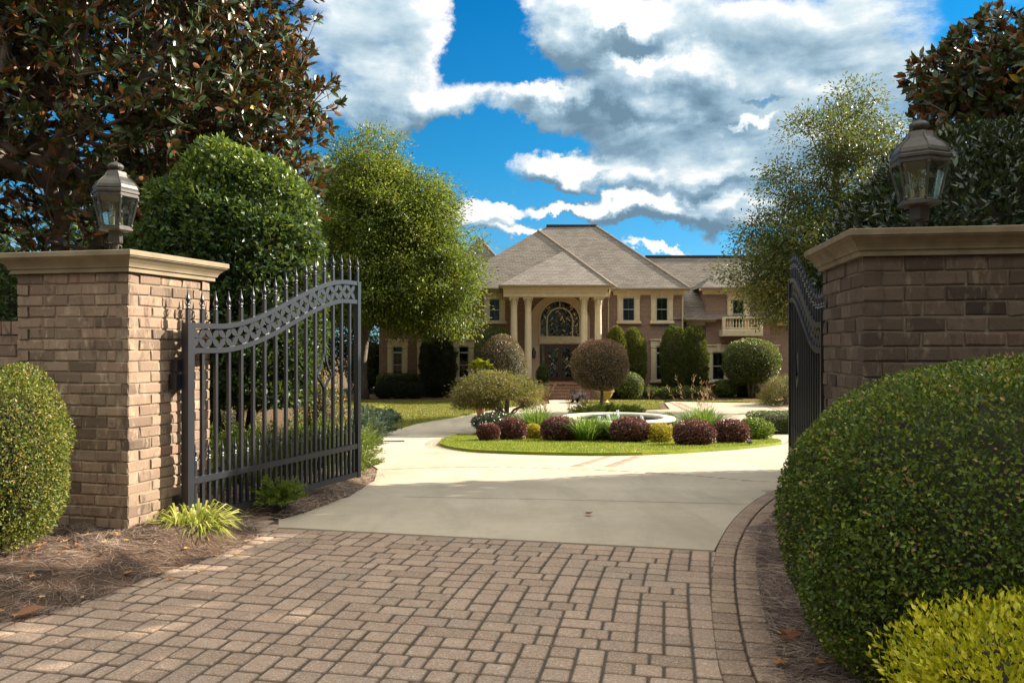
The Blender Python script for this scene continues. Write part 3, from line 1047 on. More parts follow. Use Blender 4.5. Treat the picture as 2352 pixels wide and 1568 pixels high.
def straw(name, bed, n, xr, yr, seed, Lr=(0.07, 0.17), wid=0.0026, lift=0.014, mean=0.45):
    rng = np.random.default_rng(seed)
    x = rng.uniform(*xr, n * 2); y = rng.uniform(*yr, n * 2)
    H, d = mound_h(x, y, bed['poly'], bed['h'], bed['w'])
    ok = (d > 0.0) | (rng.random(len(x)) < 0.03) & (dist_poly(x, y, bed['poly']) < 0.12)
    x, y, H = x[ok][:n], y[ok][:n], np.maximum(H[ok][:n], 0.0)
    n = len(x)
    # needles lie in loosely combed swirls
    th = 2.2 * bump2(x, y, 0.9) + rng.normal(0, 0.8, n)
    ll = rng.uniform(*Lr, n)
    D = np.stack([np.cos(th), np.sin(th), rng.normal(0.05, 0.14, n)], 1)
    Bp = np.stack([x, y, zg(y) + H + rng.random(n) ** 2 * lift + 0.003], 1) - D * ll[:, None] * 0.5
    Bp[:, 2] = np.maximum(Bp[:, 2], zg(Bp[:, 1]) + 0.004)
    rnd = np.clip(rng.normal(mean, 0.2, n) + 0.22 * bump2(x, y, 2.0), 0, 1)
    o = leaf_mesh(name, Bp, D, np.tile([0, 0, 1.0], (n, 1)) + rng.normal(0, 0.3, (n, 3)), ll, wid, M_STRAW, None, rnd, 'blade', 0.0, 0.1)
    return tag(o, kind='stuff')


straw('pine_straw', BED_L, 26000, (-4.8, -0.9), (2.9, 6.6), 11)
straw('pine_straw', BED_L, 15000, (-3.2, -1.2), (6.2, 11.5), 12, (0.08, 0.2), 0.004, 0.06, 0.62)
straw('pine_straw', BED_R, 19000, (0.9, 2.3), (2.2, 6.5), 13)
straw('pine_straw', BED_R, 3000, (1.6, 3.6), (6.0, 10), 14, (0.08, 0.2), 0.004)


# ================================================================= brick pillars, walls
def offset_quad(q, o):
    q = [Vector(p) for p in q]
    res = []
    for i in range(len(q)):
        a, b, c = q[i - 1], q[i], q[(i + 1) % len(q)]
        n1 = Vector((-(b - a).y, (b - a).x)).normalized()
        n2 = Vector((-(c - b).y, (c - b).x)).normalized()
        bis = (n1 + n2)
        bis = bis / max(bis.dot(n1), 1e-6)
        res.append(b - bis * o)
    return res


def brickwork(mb, core, quad, z0, z1, rows, L0=0.224, seed=5, sides=(0, 1, 2, 3), j=0.009):
    """individual tumbled bricks round a quad footprint (counter-clockwise) and the mortar core behind them"""
    rng = np.random.default_rng(seed)
    q = [Vector(p) for p in quad]
    inner = offset_quad(quad, -0.009)
    core.prism([tuple(p) for p in inner], z0, z1 - 0.002)
    ch = (z1 - z0) / rows
    for si in sides:
        a, b = q[si], q[(si + 1) % 4]
        e = (b - a)
        ln = e.length
        e.normalize()
        n_ = Vector((e.y, -e.x))
        for r in range(rows):
            own = (r + si) % 2 == 0
            s = 0.0 if own else 0.104
            end = ln - (0.0 if own else 0.104)
            first = True
            while s < end - 0.03:
                l = min(L0 * (1 + rng.normal() * 0.02), end - s)
                if end - s - l < 0.05: l = end - s
                x0, x1 = s + (0 if (first and own) else j / 2), s + l - (0 if (s + l >= end - 1e-4 and own) else j / 2)
                za, zb = z0 + r * ch + j / 2, z0 + (r + 1) * ch - j / 2
                pr = rng.normal() * 0.002
                jit = lambda k=0.0028: rng.normal() * k
                vs = []
                for dep, ins in ((-0.1035, 0.0), (pr - 0.007, 0.0), (pr, 0.0065)):
                    for (xx, zz, sx, sz) in ((x0, za, 1, 1), (x1, za, -1, 1), (x1, zb, -1, -1), (x0, zb, 1, -1)):
                        p = a + e * (xx + sx * ins + jit()) + n_ * (dep + jit(0.0012))
                        vs.append((p.x, p.y, zz + sz * ins + jit()))
                fs = [(0, 1, 5, 4), (1, 2, 6, 5), (2, 3, 7, 6), (3, 0, 4, 7), (4, 5, 9, 8), (5, 6, 10, 9), (6, 7, 11, 10), (7, 4, 8, 11), (8, 9, 10, 11)]
                mb.add(vs, fs, float(np.clip(rng.beta(2, 2), 0, 1)))
                s += l
                first = False


CAP_PROF = [(0.0, 0.0), (0.028, 0.0), (0.028, 0.028), (0.040, 0.034), (0.043, 0.046), (0.052, 0.062), (0.072, 0.085), (0.088, 0.098), (0.095, 0.104), (0.095, 0.110), (0.103, 0.113), (0.103, 0.146), (0.098, 0.150)]


def pillar(label, quad, z0, z1, rows, seed, group, bmat, mmat, cmat):
    cx = sum(p[0] for p in quad) / 4
    cy = sum(p[1] for p in quad) / 4
    org = (cx, cy, z0)
    t = thing('gate_pillar', label, 'gate pillar', org, 0, group)
    br, co = MB(), MB()
    brickwork(br, co, quad, z0, z1, rows, seed=seed)
    br.build('brickwork', bmat, t, origin=org)
    co.build('mortar', mmat, t, origin=org)
    cap = MB()
    rings = []
    for o_, dz in CAP_PROF:
        rings.append([(p.x, p.y, z1 + dz) for p in offset_quad(quad, o_)])
    vs = [v for ring in rings for v in ring]
    fs = [(k * 4 + i, k * 4 + (i + 1) % 4, (k + 1) * 4 + (i + 1) % 4, (k + 1) * 4 + i) for k in range(len(rings) - 1) for i in range(4)]
    fs += [(3, 2, 1, 0), tuple((len(rings) - 1) * 4 + i for i in range(4))]
    cap.add(vs, fs)
    cap.build('cap', cmat, t, origin=org)
    return t


LP = [(-3.706, 5.99), (-2.776, 5.79), (-2.50, 6.62), (-3.43, 6.82)]
RP = [(2.04, 4.65), (3.03, 4.493), (3.15, 5.40), (2.163, 5.56)]
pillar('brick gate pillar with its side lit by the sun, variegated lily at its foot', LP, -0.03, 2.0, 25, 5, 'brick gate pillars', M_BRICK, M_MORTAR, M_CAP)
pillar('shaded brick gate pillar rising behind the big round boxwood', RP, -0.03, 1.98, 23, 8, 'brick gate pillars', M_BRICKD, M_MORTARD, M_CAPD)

wq = [(-8.5, 6.95), (-3.72, 6.16), (-3.68, 6.42), (-8.45, 7.2)]
t = thing('garden_wall', 'low brown brick wall running left from the sunlit gate pillar', 'wall', (-5.9, 6.5, 0))
br, co = MB(), MB()
brickwork(br, co, wq, -0.05, 1.55, 19, seed=21, sides=(0, 2))
rw = np.random.default_rng(4)
a, b = Vector(wq[0]), Vector(wq[1])
e = (b - a).normalized(); n_ = Vector((e.y, -e.x))
s = 0.0
while s < (b - a).length - 0.05:
    c = a + e * (s + 0.045) - n_ * 0.12
    R = Matrix(((e.x, n_.x, 0), (e.y, n_.y, 0), (0, 0, 1)))
    br.box((c.x, c.y, 1.605), (0.076, 0.262, 0.10), R, float(rw.random()))
    s += 0.087
br.build('brickwork', M_BRICK, t, origin=(-5.9, 6.5, 0))
co.build('mortar', M_MORTAR, t, origin=(-5.9, 6.5, 0))


# ================================================================= iron gates
LEN = 2.45
FINIAL = None


def gate_top(t):
    s = np.clip((t - 0.12) / 0.80, 0, 1)
    s = s * s * (3 - 2 * s)
    return 1.594 + 0.506 * s


def finial_mb():
    f = MB()
    f.lathe([(0.0135, 0.0), (0.019, 0.006), (0.012, 0.014), (0.010, 0.022), (0.020, 0.028), (0.012, 0.036), (0.009, 0.055), (0.017, 0.066), (0.020, 0.078), (0.013, 0.092), (0.007, 0.125), (0.0012, 0.165)], 6)
    for k in range(2):          # the two curled leaves of the spear
        sx = -1 if k else 1
        f.tube([(0, 0, 0.03), (sx * 0.018, 0, 0.036), (sx * 0.029, 0, 0.05), (sx * 0.026, 0, 0.062)], [0.006, 0.005, 0.004, 0.002], 5)
    return f


def make_gate(label, loc, rotz):
    g = thing('iron_gate', label, 'gate', loc, rotz, 'iron driveway gate leaves')
    xs = [i * LEN / 16 for i in range(17)]
    top = [(x, float(gate_top(x / LEN))) for x in np.linspace(0.0, LEN, 49)]
    def offs(d):
        r = []
        for i, (x, z) in enumerate(top):
            a, b = top[max(i - 1, 0)], top[min(i + 1, 48)]
            l = math.hypot(b[0] - a[0], b[1] - a[1])
            r.append((x + (b[1] - a[1]) / l * d, z - (b[0] - a[0]) / l * d))
        r = [(min(max(x, 0.0), LEN), z) for x, z in r]
        return r
    low = offs(0.195)
    low[0], low[-1] = (0.0, low[0][1]), (LEN, low[-1][1])
    zt = lambda x: float(np.interp(x, [p[0] for p in top], [p[1] for p in top]))
    # stiles
    m = MB(); m.bbox(-0.034, 0.034, -0.034, 0.034, -0.02, 1.615); m.build('hinge_post', M_IRON, g)
    m = MB(); m.bbox(LEN - 0.028, LEN + 0.028, -0.028, 0.028, 0.05, 2.115); m.build('end_stile', M_IRON, g)
    inner = lambda pts: [(min(max(x, 0.046), LEN - 0.029), z) for x, z in pts]
    m = MB(); m.bar(inner(top), 0.022, 0.021); m.build('top_rail', M_IRON, g)
    m = MB(); m.bar(inner(low), 0.022, 0.021); m.build('curved_rail', M_IRON, g)
    m = MB(); m.bar([(0.046, 0.383), (LEN - 0.029, 0.383)], 0.024, 0.026); m.build('middle_rail', M_IRON, g)
    m = MB(); m.bar([(0.046, 0.085), (LEN - 0.029, 0.085)], 0.024, 0.026); m.build('bottom_rail', M_IRON, g)
    # petal band between the two curved rails
    m = MB()
    mid = offs(0.0975)
    acc = 0.0
    for i in range(1, 49):
        pass
    cum = [0.0]
    for i in range(1, 49):
        cum.append(cum[-1] + math.hypot(mid[i][0] - mid[i - 1][0], mid[i][1] - mid[i - 1][1]))
    k = 0
    step = 0.152
    s = 0.11
    while s < cum[-1] - 0.06:
        cx = float(np.interp(s, cum, [p[0] for p in mid])); cz = float(np.interp(s, cum, [p[1] for p in mid]))
        x2 = float(np.interp(s + .02, cum, [p[0] for p in mid])) - float(np.interp(s - .02, cum, [p[0] for p in mid]))
        z2 = float(np.interp(s + .02, cum, [p[1] for p in mid])) - float(np.interp(s - .02, cum, [p[1] for p in mid]))
        th = math.atan2(z2, x2)
        for q in range(4):
            an = th + math.radians((43, 137, 223, 317)[q])
            dx, dz = math.cos(an), math.sin(an)
            Lp, Wp = 0.108, 0.027
            vs = []
            for sy in (-0.007, 0.007):
                for f, w in ((0.03, 0.25), (0.3, 0.85), (0.55, 1.0), (0.8, 0.75), (1.0, 0.12)):
                    for sg in (1, -1):
                        vs.append((cx + dx * Lp * f - dz * Wp * w * sg, sy, cz + dz * Lp * f + dx * Wp * w * sg))
            fs = []
            for i in range(4):
                a = i * 2
                fs += [(a, a + 1, a + 3, a + 2), (10 + a, 10 + a + 2, 10 + a + 3, 10 + a + 1), (a, a + 2, 10 + a + 2, 10 + a), (a + 1, 10 + a + 1, 10 + a + 3, a + 3)]
            m.add(vs, fs)
        s += step
    m.build('petal_band', M_IRON, g)
    # pickets, each carrying its spear
    global FINIAL
    for i, x in enumerate(xs):
        hw = 0.0135
        zr = zt(min(max(x, 0), LEN))
        m = MB()
        if i in (0, 16):
            m.bbox(x - hw, x + hw, -hw, hw, (1.615 if i == 0 else 2.115), zr + 0.125)
        elif i == 12:
            m.bbox(x - hw, x + hw, -hw, hw, 0.111, 1.03)
            m.bbox(x - hw, x + hw, -hw, hw, 1.36, zr - 0.21)
            m.bbox(x - hw, x + hw, -hw, hw, zr + 0.02, zr + 0.125)
            for sg in (-1, 1):
                m.bar([(x + sg * 0.006, 1.37), (x + sg * 0.035, 1.29), (x + sg * 0.075, 1.205), (x + sg * 0.128, 1.15)], 0.0105, 0.0075)
                m.bar([(x + sg * 0.128, 1.15), (x + sg * 0.06, 1.085), (x + sg * 0.006, 1.02)], 0.0105, 0.0075)
        else:
            zl = float(np.interp(x, [p[0] for p in low], [p[1] for p in low]))
            m.bbox(x - hw, x + hw, -hw, hw, 0.111, zl - 0.018)
            m.bbox(x - hw, x + hw, -hw, hw, zr + 0.02, zr + 0.125)
        pk = m.build('picket', M_IRON, g)
        if FINIAL is None:
            fo = finial_mb().build('finial', M_IRON, pk, smooth=True, angle=40)
            FINIAL = fo
        else:
            fo = FINIAL.copy(); COL.objects.link(fo); fo.parent = pk
        fo.location = (x, 0, zr + 0.125)
    for i in range(16):
        x = (xs[i] + xs[i + 1]) / 2
        m = MB(); m.bbox(x - 0.0115, x + 0.0115, -0.0115, 0.0115, 0.112, 0.53)
        pk = m.build('short_picket', M_IRON, g)
        fo = FINIAL.copy(); COL.objects.link(fo); fo.parent = pk
        fo.location = (x, 0, 0.53)
        fo.scale = (0.85, 0.85, 0.85)
    return g


la = math.radians(90 - 20.8)
gl = make_gate('open black iron gate leaf standing in front of the sunlit brick pillar', (-2.513, 6.205, 0.03), la)
ra = math.atan2(8.15 - 5.9, 2.86 - 2.31)
gr = make_gate('open black iron gate leaf seen edge on beside the shaded brick pillar', (2.31, 5.9, 0.03), ra)
for g, sx in ((gl, 1), (gr, -1)):
    m = MB()
    m.bbox(-0.075, 0.04, sx * 0.035, sx * 0.10, 1.235, 1.33)
    m.bbox(-0.085, 0.045, sx * 0.035, sx * 0.11, 1.10, 1.215)
    m.bbox(-0.045, 0.03, sx * 0.11, sx * 0.36, 1.11, 1.20)
    m.bbox(-0.04, 0.03, sx * 0.035, sx * 0.36, 0.2, 0.26)
    m.build('hinge', M_IRON, g)

# ================================================================= lanterns on the pillars
M_CANDLE = simple_mat('candle_sleeve', (0.45, 0.33, 0.20), (0.36, 0.25, 0.15), 10, 0.6)
M_BULB = mat_clear('bulb_glass', (0.95, 0.93, 0.85), 0.3, 0.05)


def make_lantern(label, loc, rotz, sc=1.0, lift=0.0):
    t = thing('pillar_lantern', label, 'lantern', loc, rotz, 'lanterns on the gate pillars')
    H = 6
    ph = 0.0
    m = MB(); m.lathe([(0.178, 0.492), (0.180, 0.505), (0.172, 0.530), (0.150, 0.560), (0.120, 0.583), (0.100, 0.602), (0.088, 0.628), (0.080, 0.648), (0.060, 0.655)], H, phase=ph)
    for k in range(6):   # ribs down the roof hips
        a = 2 * math.pi * k / 6
        m.tube([(math.cos(a) * r, math.sin(a) * r, z) for r, z in ((0.181, 0.505), (0.173, 0.530), (0.151, 0.561), (0.121, 0.585), (0.101, 0.604), (0.088, 0.63))], 0.006, 5)
    m.build('roof', M_BRONZE, t)
    m = MB(); m.lathe([(0.050, 0.655), (0.040, 0.662), (0.044, 0.668), (0.058, 0.680), (0.061, 0.692), (0.055, 0.708), (0.038, 0.722), (0.014, 0.731), (0.008, 0.738)], 36, rib=lambda k, j: (0.05 if k % 3 == 0 else -0.02) if 2 < j < 8 else 0)
    m.tube([(0.016 * math.sin(b), 0, 0.757 - 0.020 * math.cos(b)) for b in np.linspace(0, 2 * math.pi, 13)], 0.004, 5)
    m.build('finial', M_BRONZE, t, smooth=True, angle=50)
    m = MB()
    m.lathe([(0.178, 0.430), (0.183, 0.436), (0.183, 0.447), (0.176, 0.452), (0.176, 0.462), (0.186, 0.467), (0.186, 0.484), (0.178, 0.4915)], H, phase=ph)
    m.lathe([(0.105, 0.157), (0.136, 0.165), (0.136, 0.178), (0.127, 0.183), (0.127, 0.192), (0.120, 0.2)], H, phase=ph)
    for k in range(6):
        a = 2 * math.pi * k / 6
        m.tube([(math.cos(a) * r, math.sin(a) * r, z) for r, z in ((0.119, 0.195), (0.174, 0.434))], 0.0085, 5)
        for f, rr in ((0.05, 0.013), (0.95, 0.013)):
            r_ = 0.119 + 0.055 * f
            m.lathe([(0.004, -0.015), (rr, -0.006), (rr, 0.006), (0.004, 0.015)], 6, (math.cos(a) * r_, math.sin(a) * r_, 0.195 + 0.239 * f))
    m.build('frame', M_BRONZE, t)
    for k in range(6):
        a0, a1 = 2 * math.pi * k / 6, 2 * math.pi * (k + 1) / 6
        f0, f1 = 0.09, 0.91
        pb, pt_ = [], []
        for r, z, dst in ((0.117, 0.2, pb), (0.170, 0.431, pt_)):
            A = Vector((math.cos(a0) * r, math.sin(a0) * r, z)); B = Vector((math.cos(a1) * r, math.sin(a1) * r, z))
            dst += [A.lerp(B, f0), A.lerp(B, f1)]
        nn = Vector((math.cos((a0 + a1) / 2), math.sin((a0 + a1) / 2), 0)) * 0.003
        q = [pb[0], pb[1], pt_[1], pt_[0]]
        m = MB(); m.add(q + [v - nn for v in q], [(0, 1, 2, 3), (7, 6, 5, 4), (0, 4, 5, 1), (1, 5, 6, 2), (2, 6, 7, 3), (3, 7, 4, 0)])
        m.build('glass_pane', M_GLASS, t)
    for k in range(3):
        a = 2 * math.pi * k / 3 + 0.4
        c = (0.042 * math.cos(a), 0.042 * math.sin(a), 0)
        m = MB(); m.lathe([(0.018, 0.2), (0.018, 0.206), (0.011, 0.208), (0.011, 0.275)], 10, c)
        cd = m.build('candle', M_CANDLE, t, smooth=True, angle=40)
        m = MB(); m.lathe([(0.010, 0.276), (0.017, 0.292), (0.018, 0.31), (0.013, 0.335), (0.005, 0.36), (0.001, 0.372)], 10, c)
        m.build('bulb', M_BULB, cd, smooth=True)
    m = MB()
    m.box((0, 0, 0.128), (0.085, 0.085, 0.056))
    m.lathe([(0.055, 0.094), (0.060, 0.098), (0.050, 0.1)], 8)
    m.lathe([(0.035, 0.0), (0.022, 0.012), (0.018, 0.05), (0.026, 0.075), (0.03, 0.0935)], 10)
    for k in range(4):
        a = math.pi / 2 * k + 0.6
        ca_, sa_ = math.cos(a), math.sin(a)
        m.tube([(ca_ * r, sa_ * r, z) for r, z in ((0.024, 0.085), (0.045, 0.078), (0.045, 0.06), (0.03, 0.055), (0.04, 0.045), (0.075, 0.035), (0.10, 0.015), (0.112, 0.004))], [0.005] * 8, 5)
    m.build('scroll_base', M_BRONZE, t)
    for ch in t.children:
        if ch.name.startswith('scroll_base'):
            ch.scale = (sc, sc, (0.157 * sc + lift) / 0.157)
        else:
            ch.scale = (sc, sc, sc)
            ch.location = (0, 0, lift)
    return t


make_lantern('tall glass lantern on the sunlit pillar, top ring upright', (-3.12, 6.30, 2.14), math.radians(8), 0.95, 0.075)
make_lantern('glass lantern with candle bulbs on the shaded pillar, before dark leaves', (2.57, 5.05, 2.12), math.radians(22), 0.95, 0.07)
# ================================================================= the house
def mat_wall_brick():
    m, nt, out = newmat('house_brick')
    c = coords(nt)
    sp = N(nt, 'ShaderNodeSeparateXYZ'); L(nt, c, sp.inputs[0])
    cb = N(nt, 'ShaderNodeCombineXYZ'); L(nt, math_(nt, 'ADD', sp.outputs[0], sp.outputs[1]), cb.inputs[0]); L(nt, sp.outputs[2], cb.inputs[1])
    b = N(nt, 'ShaderNodeTexBrick')
    L(nt, cb.outputs[0], b.inputs['Vector'])
    b.inputs['Scale'].default_value = 1.0
    b.inputs['Brick Width'].default_value = 0.24
    b.inputs['Row Height'].default_value = 0.085
    b.inputs['Mortar Size'].default_value = 0.012
    b.inputs['Color1'].default_value = (0.25, 0.150, 0.112, 1)
    b.inputs['Color2'].default_value = (0.16, 0.095, 0.072, 1)
    b.inputs['Mortar'].default_value = (0.33, 0.25, 0.19, 1)
    b.inputs['Bias'].default_value = 0.0
    n = noise(nt, 2.2, 6, 0.7, c)
    col = mix(nt, b.outputs['Color'], (0.30, 0.20, 0.145), ramp(nt, [(0.45, (0, 0, 0)), (0.75, (0.6, 0.6, 0.6))], n.outputs[0]).outputs[0])
    principled(nt, out, col, 0.9, bump(nt, b.outputs['Fac'], -0.4, 0.008), spec=0.2)
    return m


def mat_shingle():
    m, nt, out = newmat('roof_shingles')
    c = coords(nt)
    sp = N(nt, 'ShaderNodeSeparateXYZ'); L(nt, c, sp.inputs[0])
    cb = N(nt, 'ShaderNodeCombineXYZ'); L(nt, math_(nt, 'ADD', sp.outputs[0], math_(nt, 'MULTIPLY', sp.outputs[1], 0.15)), cb.inputs[0]); L(nt, sp.outputs[2], cb.inputs[1])
    b = N(nt, 'ShaderNodeTexBrick')
    L(nt, cb.outputs[0], b.inputs['Vector'])
    b.inputs['Scale'].default_value = 1.0
    b.inputs['Brick Width'].default_value = 0.42
    b.inputs['Row Height'].default_value = 0.125
    b.inputs['Mortar Size'].default_value = 0.016
    b.inputs['Color1'].default_value = (0.225, 0.195, 0.168, 1)
    b.inputs['Color2'].default_value = (0.145, 0.125, 0.110, 1)
    b.inputs['Mortar'].default_value = (0.085, 0.068, 0.056, 1)
    n = noise(nt, 0.8, 6, 0.7, c)
    col = mix(nt, b.outputs['Color'], (0.235, 0.205, 0.18), ramp(nt, [(0.42, (0, 0, 0)), (0.8, (0.5, 0.5, 0.5))], n.outputs[0]).outputs[0])
    principled(nt, out, col, 0.92, bump(nt, b.outputs['Fac'], -0.5, 0.02), spec=0.2)
    return m


M_HB = mat_wall_brick()
M_ROOF = mat_shingle()
M_STONE = simple_mat('trim_limestone', (0.68, 0.56, 0.385), (0.58, 0.475, 0.32), 3, 0.8, 0.06, 0.004, spec=0.25)
M_STUCCO = simple_mat('portico_stucco', (0.60, 0.47, 0.31), (0.54, 0.42, 0.275), 4, 0.85, 0.08, 0.004, spec=0.2)
M_GUTTER = simple_mat('gutter_paint', (0.30, 0.235, 0.165), (0.25, 0.195, 0.135), 5, 0.5, 0.02, 0.002)
M_RIDGE = simple_mat('ridge_vent', (0.05, 0.042, 0.038), (0.035, 0.03, 0.028), 8, 0.9, 0.1, 0.01)
M_SASH = simple_mat('window_paint', (0.50, 0.47, 0.38), (0.44, 0.41, 0.33), 6, 0.5, 0.03, 0.002)
M_SHUT = simple_mat('shutter_louvers', (0.13, 0.16, 0.125), (0.10, 0.125, 0.10), 6, 0.5, 0.02, 0.002)
M_ROOM = simple_mat('dark_room', (0.012, 0.013, 0.013), (0.008, 0.009, 0.009), 3, 0.9, 0, 0)
M_DOORW = simple_mat('mahogany_door', (0.075, 0.033, 0.018), (0.045, 0.020, 0.011), 9, 0.4, 0.08, 0.003)
M_PBRICK = mat_wall_brick()
M_PBRICK.name = 'porch_brick'
for nn in M_PBRICK.node_tree.nodes:
    if nn.bl_idname == 'ShaderNodeTexBrick':
        nn.inputs['Color1'].default_value = (0.27, 0.12, 0.075, 1); nn.inputs['Color2'].default_value = (0.18, 0.085, 0.055, 1)


def mat_window_glass(name, base=(0.02, 0.024, 0.024), leaded=False):
    m, nt, out = newmat(name)
    g = N(nt, 'ShaderNodeBsdfGlossy'); g.inputs['Roughness'].default_value = 0.02; g.inputs[0].default_value = (1, 1, 1, 1)
    t = N(nt, 'ShaderNodeBsdfTransparent'); t.inputs[0].default_value = (0.75, 0.82, 0.8, 1)
    lw = N(nt, 'ShaderNodeLayerWeight'); lw.inputs[0].default_value = 0.25
    f = math_(nt, 'ADD', math_(nt, 'MULTIPLY', lw.outputs['Fresnel'], 0.6), 0.012)
    mx = N(nt, 'ShaderNodeMixShader'); L(nt, f, mx.inputs[0]); L(nt, t.outputs[0], mx.inputs[1]); L(nt, g.outputs[0], mx.inputs[2])
    if leaded:
        g.inputs[0].default_value = (1.0, 0.86, 0.62, 1)
        # bevelled herringbone panes: each facet tips the reflection its own way, lead lines between them
        c = coords(nt)
        sp = N(nt, 'ShaderNodeSeparateXYZ'); L(nt, c, sp.inputs[0])
        ax = math_(nt, 'PINGPONG', sp.outputs[0], 0.16)
        zz = math_(nt, 'SUBTRACT', sp.outputs[2], ax)
        cb = N(nt, 'ShaderNodeCombineXYZ'); L(nt, math_(nt, 'MULTIPLY', sp.outputs[0], 6.25), cb.inputs[0]); L(nt, math_(nt, 'MULTIPLY', zz, 11.0), cb.inputs[1])
        fl = N(nt, 'ShaderNodeVectorMath', operation='FLOOR'); L(nt, cb.outputs[0], fl.inputs[0])
        wn = N(nt, 'ShaderNodeTexWhiteNoise', noise_dimensions='3D'); L(nt, fl.outputs[0], wn.inputs[0])
        sub = N(nt, 'ShaderNodeVectorMath', operation='SUBTRACT'); L(nt, wn.outputs['Color'], sub.inputs[0]); sub.inputs[1].default_value = (0.5, 0.5, 0.35)
        scv = N(nt, 'ShaderNodeVectorMath', operation='SCALE'); L(nt, sub.outputs[0], scv.inputs[0]); scv.inputs['Scale'].default_value = 0.28
        ge = N(nt, 'ShaderNodeNewGeometry')
        ad = N(nt, 'ShaderNodeVectorMath', operation='ADD'); L(nt, scv.outputs[0], ad.inputs[0]); L(nt, ge.outputs['Normal'], ad.inputs[1])
        nm = N(nt, 'ShaderNodeVectorMath', operation='NORMALIZE'); L(nt, ad.outputs[0], nm.inputs[0])
        L(nt, nm.outputs[0], g.inputs['Normal'])
        fr = math_(nt, 'FRACT', math_(nt, 'MULTIPLY', zz, 11.0))
        lead = math_(nt, 'LESS_THAN', fr, 0.22)
        f2 = math_(nt, 'ADD', f, 0.05)
        L(nt, f2, mx.inputs[0])
        df = N(nt, 'ShaderNodeBsdfDiffuse'); df.inputs[0].default_value = (0.03, 0.03, 0.028, 1)
        m2 = N(nt, 'ShaderNodeMixShader'); L(nt, math_(nt, 'MULTIPLY', lead, 0.8), m2.inputs[0]); L(nt, mx.outputs[0], m2.inputs[1]); L(nt, df.outputs[0], m2.inputs[2])
        L(nt, m2.outputs[0], out.inputs[0])
    else:
        L(nt, mx.outputs[0], out.inputs[0])
    return m


M_PANE = mat_window_glass('window_glass')
M_LEAD = mat_window_glass('leaded_glass', leaded=True)

OH = (3.2, 53.0, -1.66)
house = thing('brick_house', 'two storey brick house with grey hipped roofs and a columned portico', 'house', OH)


def hb(mb, name, mat, parent=None, smooth=False, angle=None):
    return mb.build(name, mat, parent or house, smooth, OH, angle)


def XZ(px, py, Y):
    return (px - CX) / F * Y, CAMZ + (HY - py) / F * Y


FL = -0.75         # porch floor
m = MB()
m.bbox(-8.8, 11.28, 53.0, 64.0, -1.75, 5.15)
m.bbox(11.285, 24.0, 53.5, 63.5, -1.75, 3.3)
m.bbox(12.9, 17.2, 53.31, 58.0, -1.75, 5.38)          # wall dormer runs down to the ground
hb(m, 'wall', M_HB)
for x0, x1, yw in ((-8.83, -0.95, 53.0), (6.5, 11.31, 53.0), (17.23, 24.03, 53.5), (12.87, 17.23, 53.31), (11.33, 12.86, 53.5)):
    m = MB(); m.bbox(x0, x1, yw - 0.04, yw + 0.02, -1.75, -0.62); hb(m, 'water_table', M_HB)

# ---- roofs (explicit corners)
def roof(name, verts, faces, ridge=()):
    m = MB(); m.add(verts, faces)
    o = hb(m, name, M_ROOF)
    if ridge:
        r = MB()
        for a, b in ridge:
            r.tube([verts[a], verts[b]], 0.10, 6)
        hb(r, 'ridge_cap', M_ROOF_CAP, o)
    return o


M_ROOF_CAP = simple_mat('ridge_shingles', (0.27, 0.215, 0.165), (0.17, 0.135, 0.105), 6, 0.9, 0.3, 0.02, spec=0.2)
E = 5.36
# main block
rl, rr = P(1258, 519.5, 59.2), P(1367, 518.5, 59.2)
vM = [(-4.6, 52.45, E), (11.62, 52.45, E), (11.62, 65.5, E), (-4.6, 65.5, E), rl, rr]
o = roof('main_roof', vM, [(0, 1, 5, 4), (1, 2, 5), (2, 3, 4, 5), (3, 0, 4), (0, 3, 2, 1)], [(1, 5)])
r = MB(); r.bbox(rl[0] - 0.1, rr[0] + 0.1, 59.05, 59.35, rl[2] - 0.03, rl[2] + 0.10); hb(r, 'ridge_vent', M_RIDGE, o)
# forward pavilion
P2 = P(1236, 530, 57.8)
vB = [(-4.75, 52.35, E - 0.02), (6.9, 52.35, E - 0.02), P2, (6.9, 60.0, E - 0.02), (-4.75, 61.0, E - 0.02), (P2[0] + 0.6, 60.5, P2[2])]
o = roof('pavilion_roof', vB, [(0, 1, 2), (1, 3, 5, 2), (0, 2, 5, 4)], [(1, 2)])
# portico roof
A_, B_ = P(1147, 654.5, 49.4), P(1406, 654.5, 49.4)
P1 = P(1298, 574, 55.8)
bk = P(1236, 531, 57.6)
vP = [A_, B_, P1, (A_[0], 55.5, A_[2]), (B_[0], 55.5, B_[2])]
o = roof('portico_roof', vP, [(0, 1, 2), (0, 2, 3), (1, 4, 2)], [(1, 2)])
# left wing, right wing, dormer, turret
vL = [(-9.4, 52.45, E - 0.05), (-3.0, 52.45, E - 0.05), (-3.0, 60, E - 0.05), (-9.4, 60, E - 0.05), (-7.4, 56, 7.1), (-3.0, 56, 7.1)]
roof('left_wing_roof', vL, [(0, 1, 5, 4), (1, 2, 5), (2, 3, 4, 5), (3, 0, 4)])
zr = CAMZ + (HY - 590) / F * 58.2
vR = [(10.5, 52.9, 3.36), (25, 52.9, 3.36), (25, 64, 3.36), (10.5, 64, 3.36), (8.5, 58.2, zr), (25, 58.2, zr)]
o = roof('right_wing_roof', vR, [(0, 1, 5, 4), (2, 3, 4, 5), (1, 2, 5), (3, 0, 4)])
r = MB(); r.bbox(9.7, 25, 58.05, 58.35, zr - 0.03, zr + 0.1); hb(r, 'ridge_vent', M_RIDGE, o)
vD = [(12.45, 52.75, 5.42), (17.65, 52.75, 5.42), (17.65, 57.6, 5.42), (12.45, 57.6, 5.42), (14.7, 55.3, 7.25), (15.4, 57.3, 7.25), (15.4, 55.3, 7.25)]
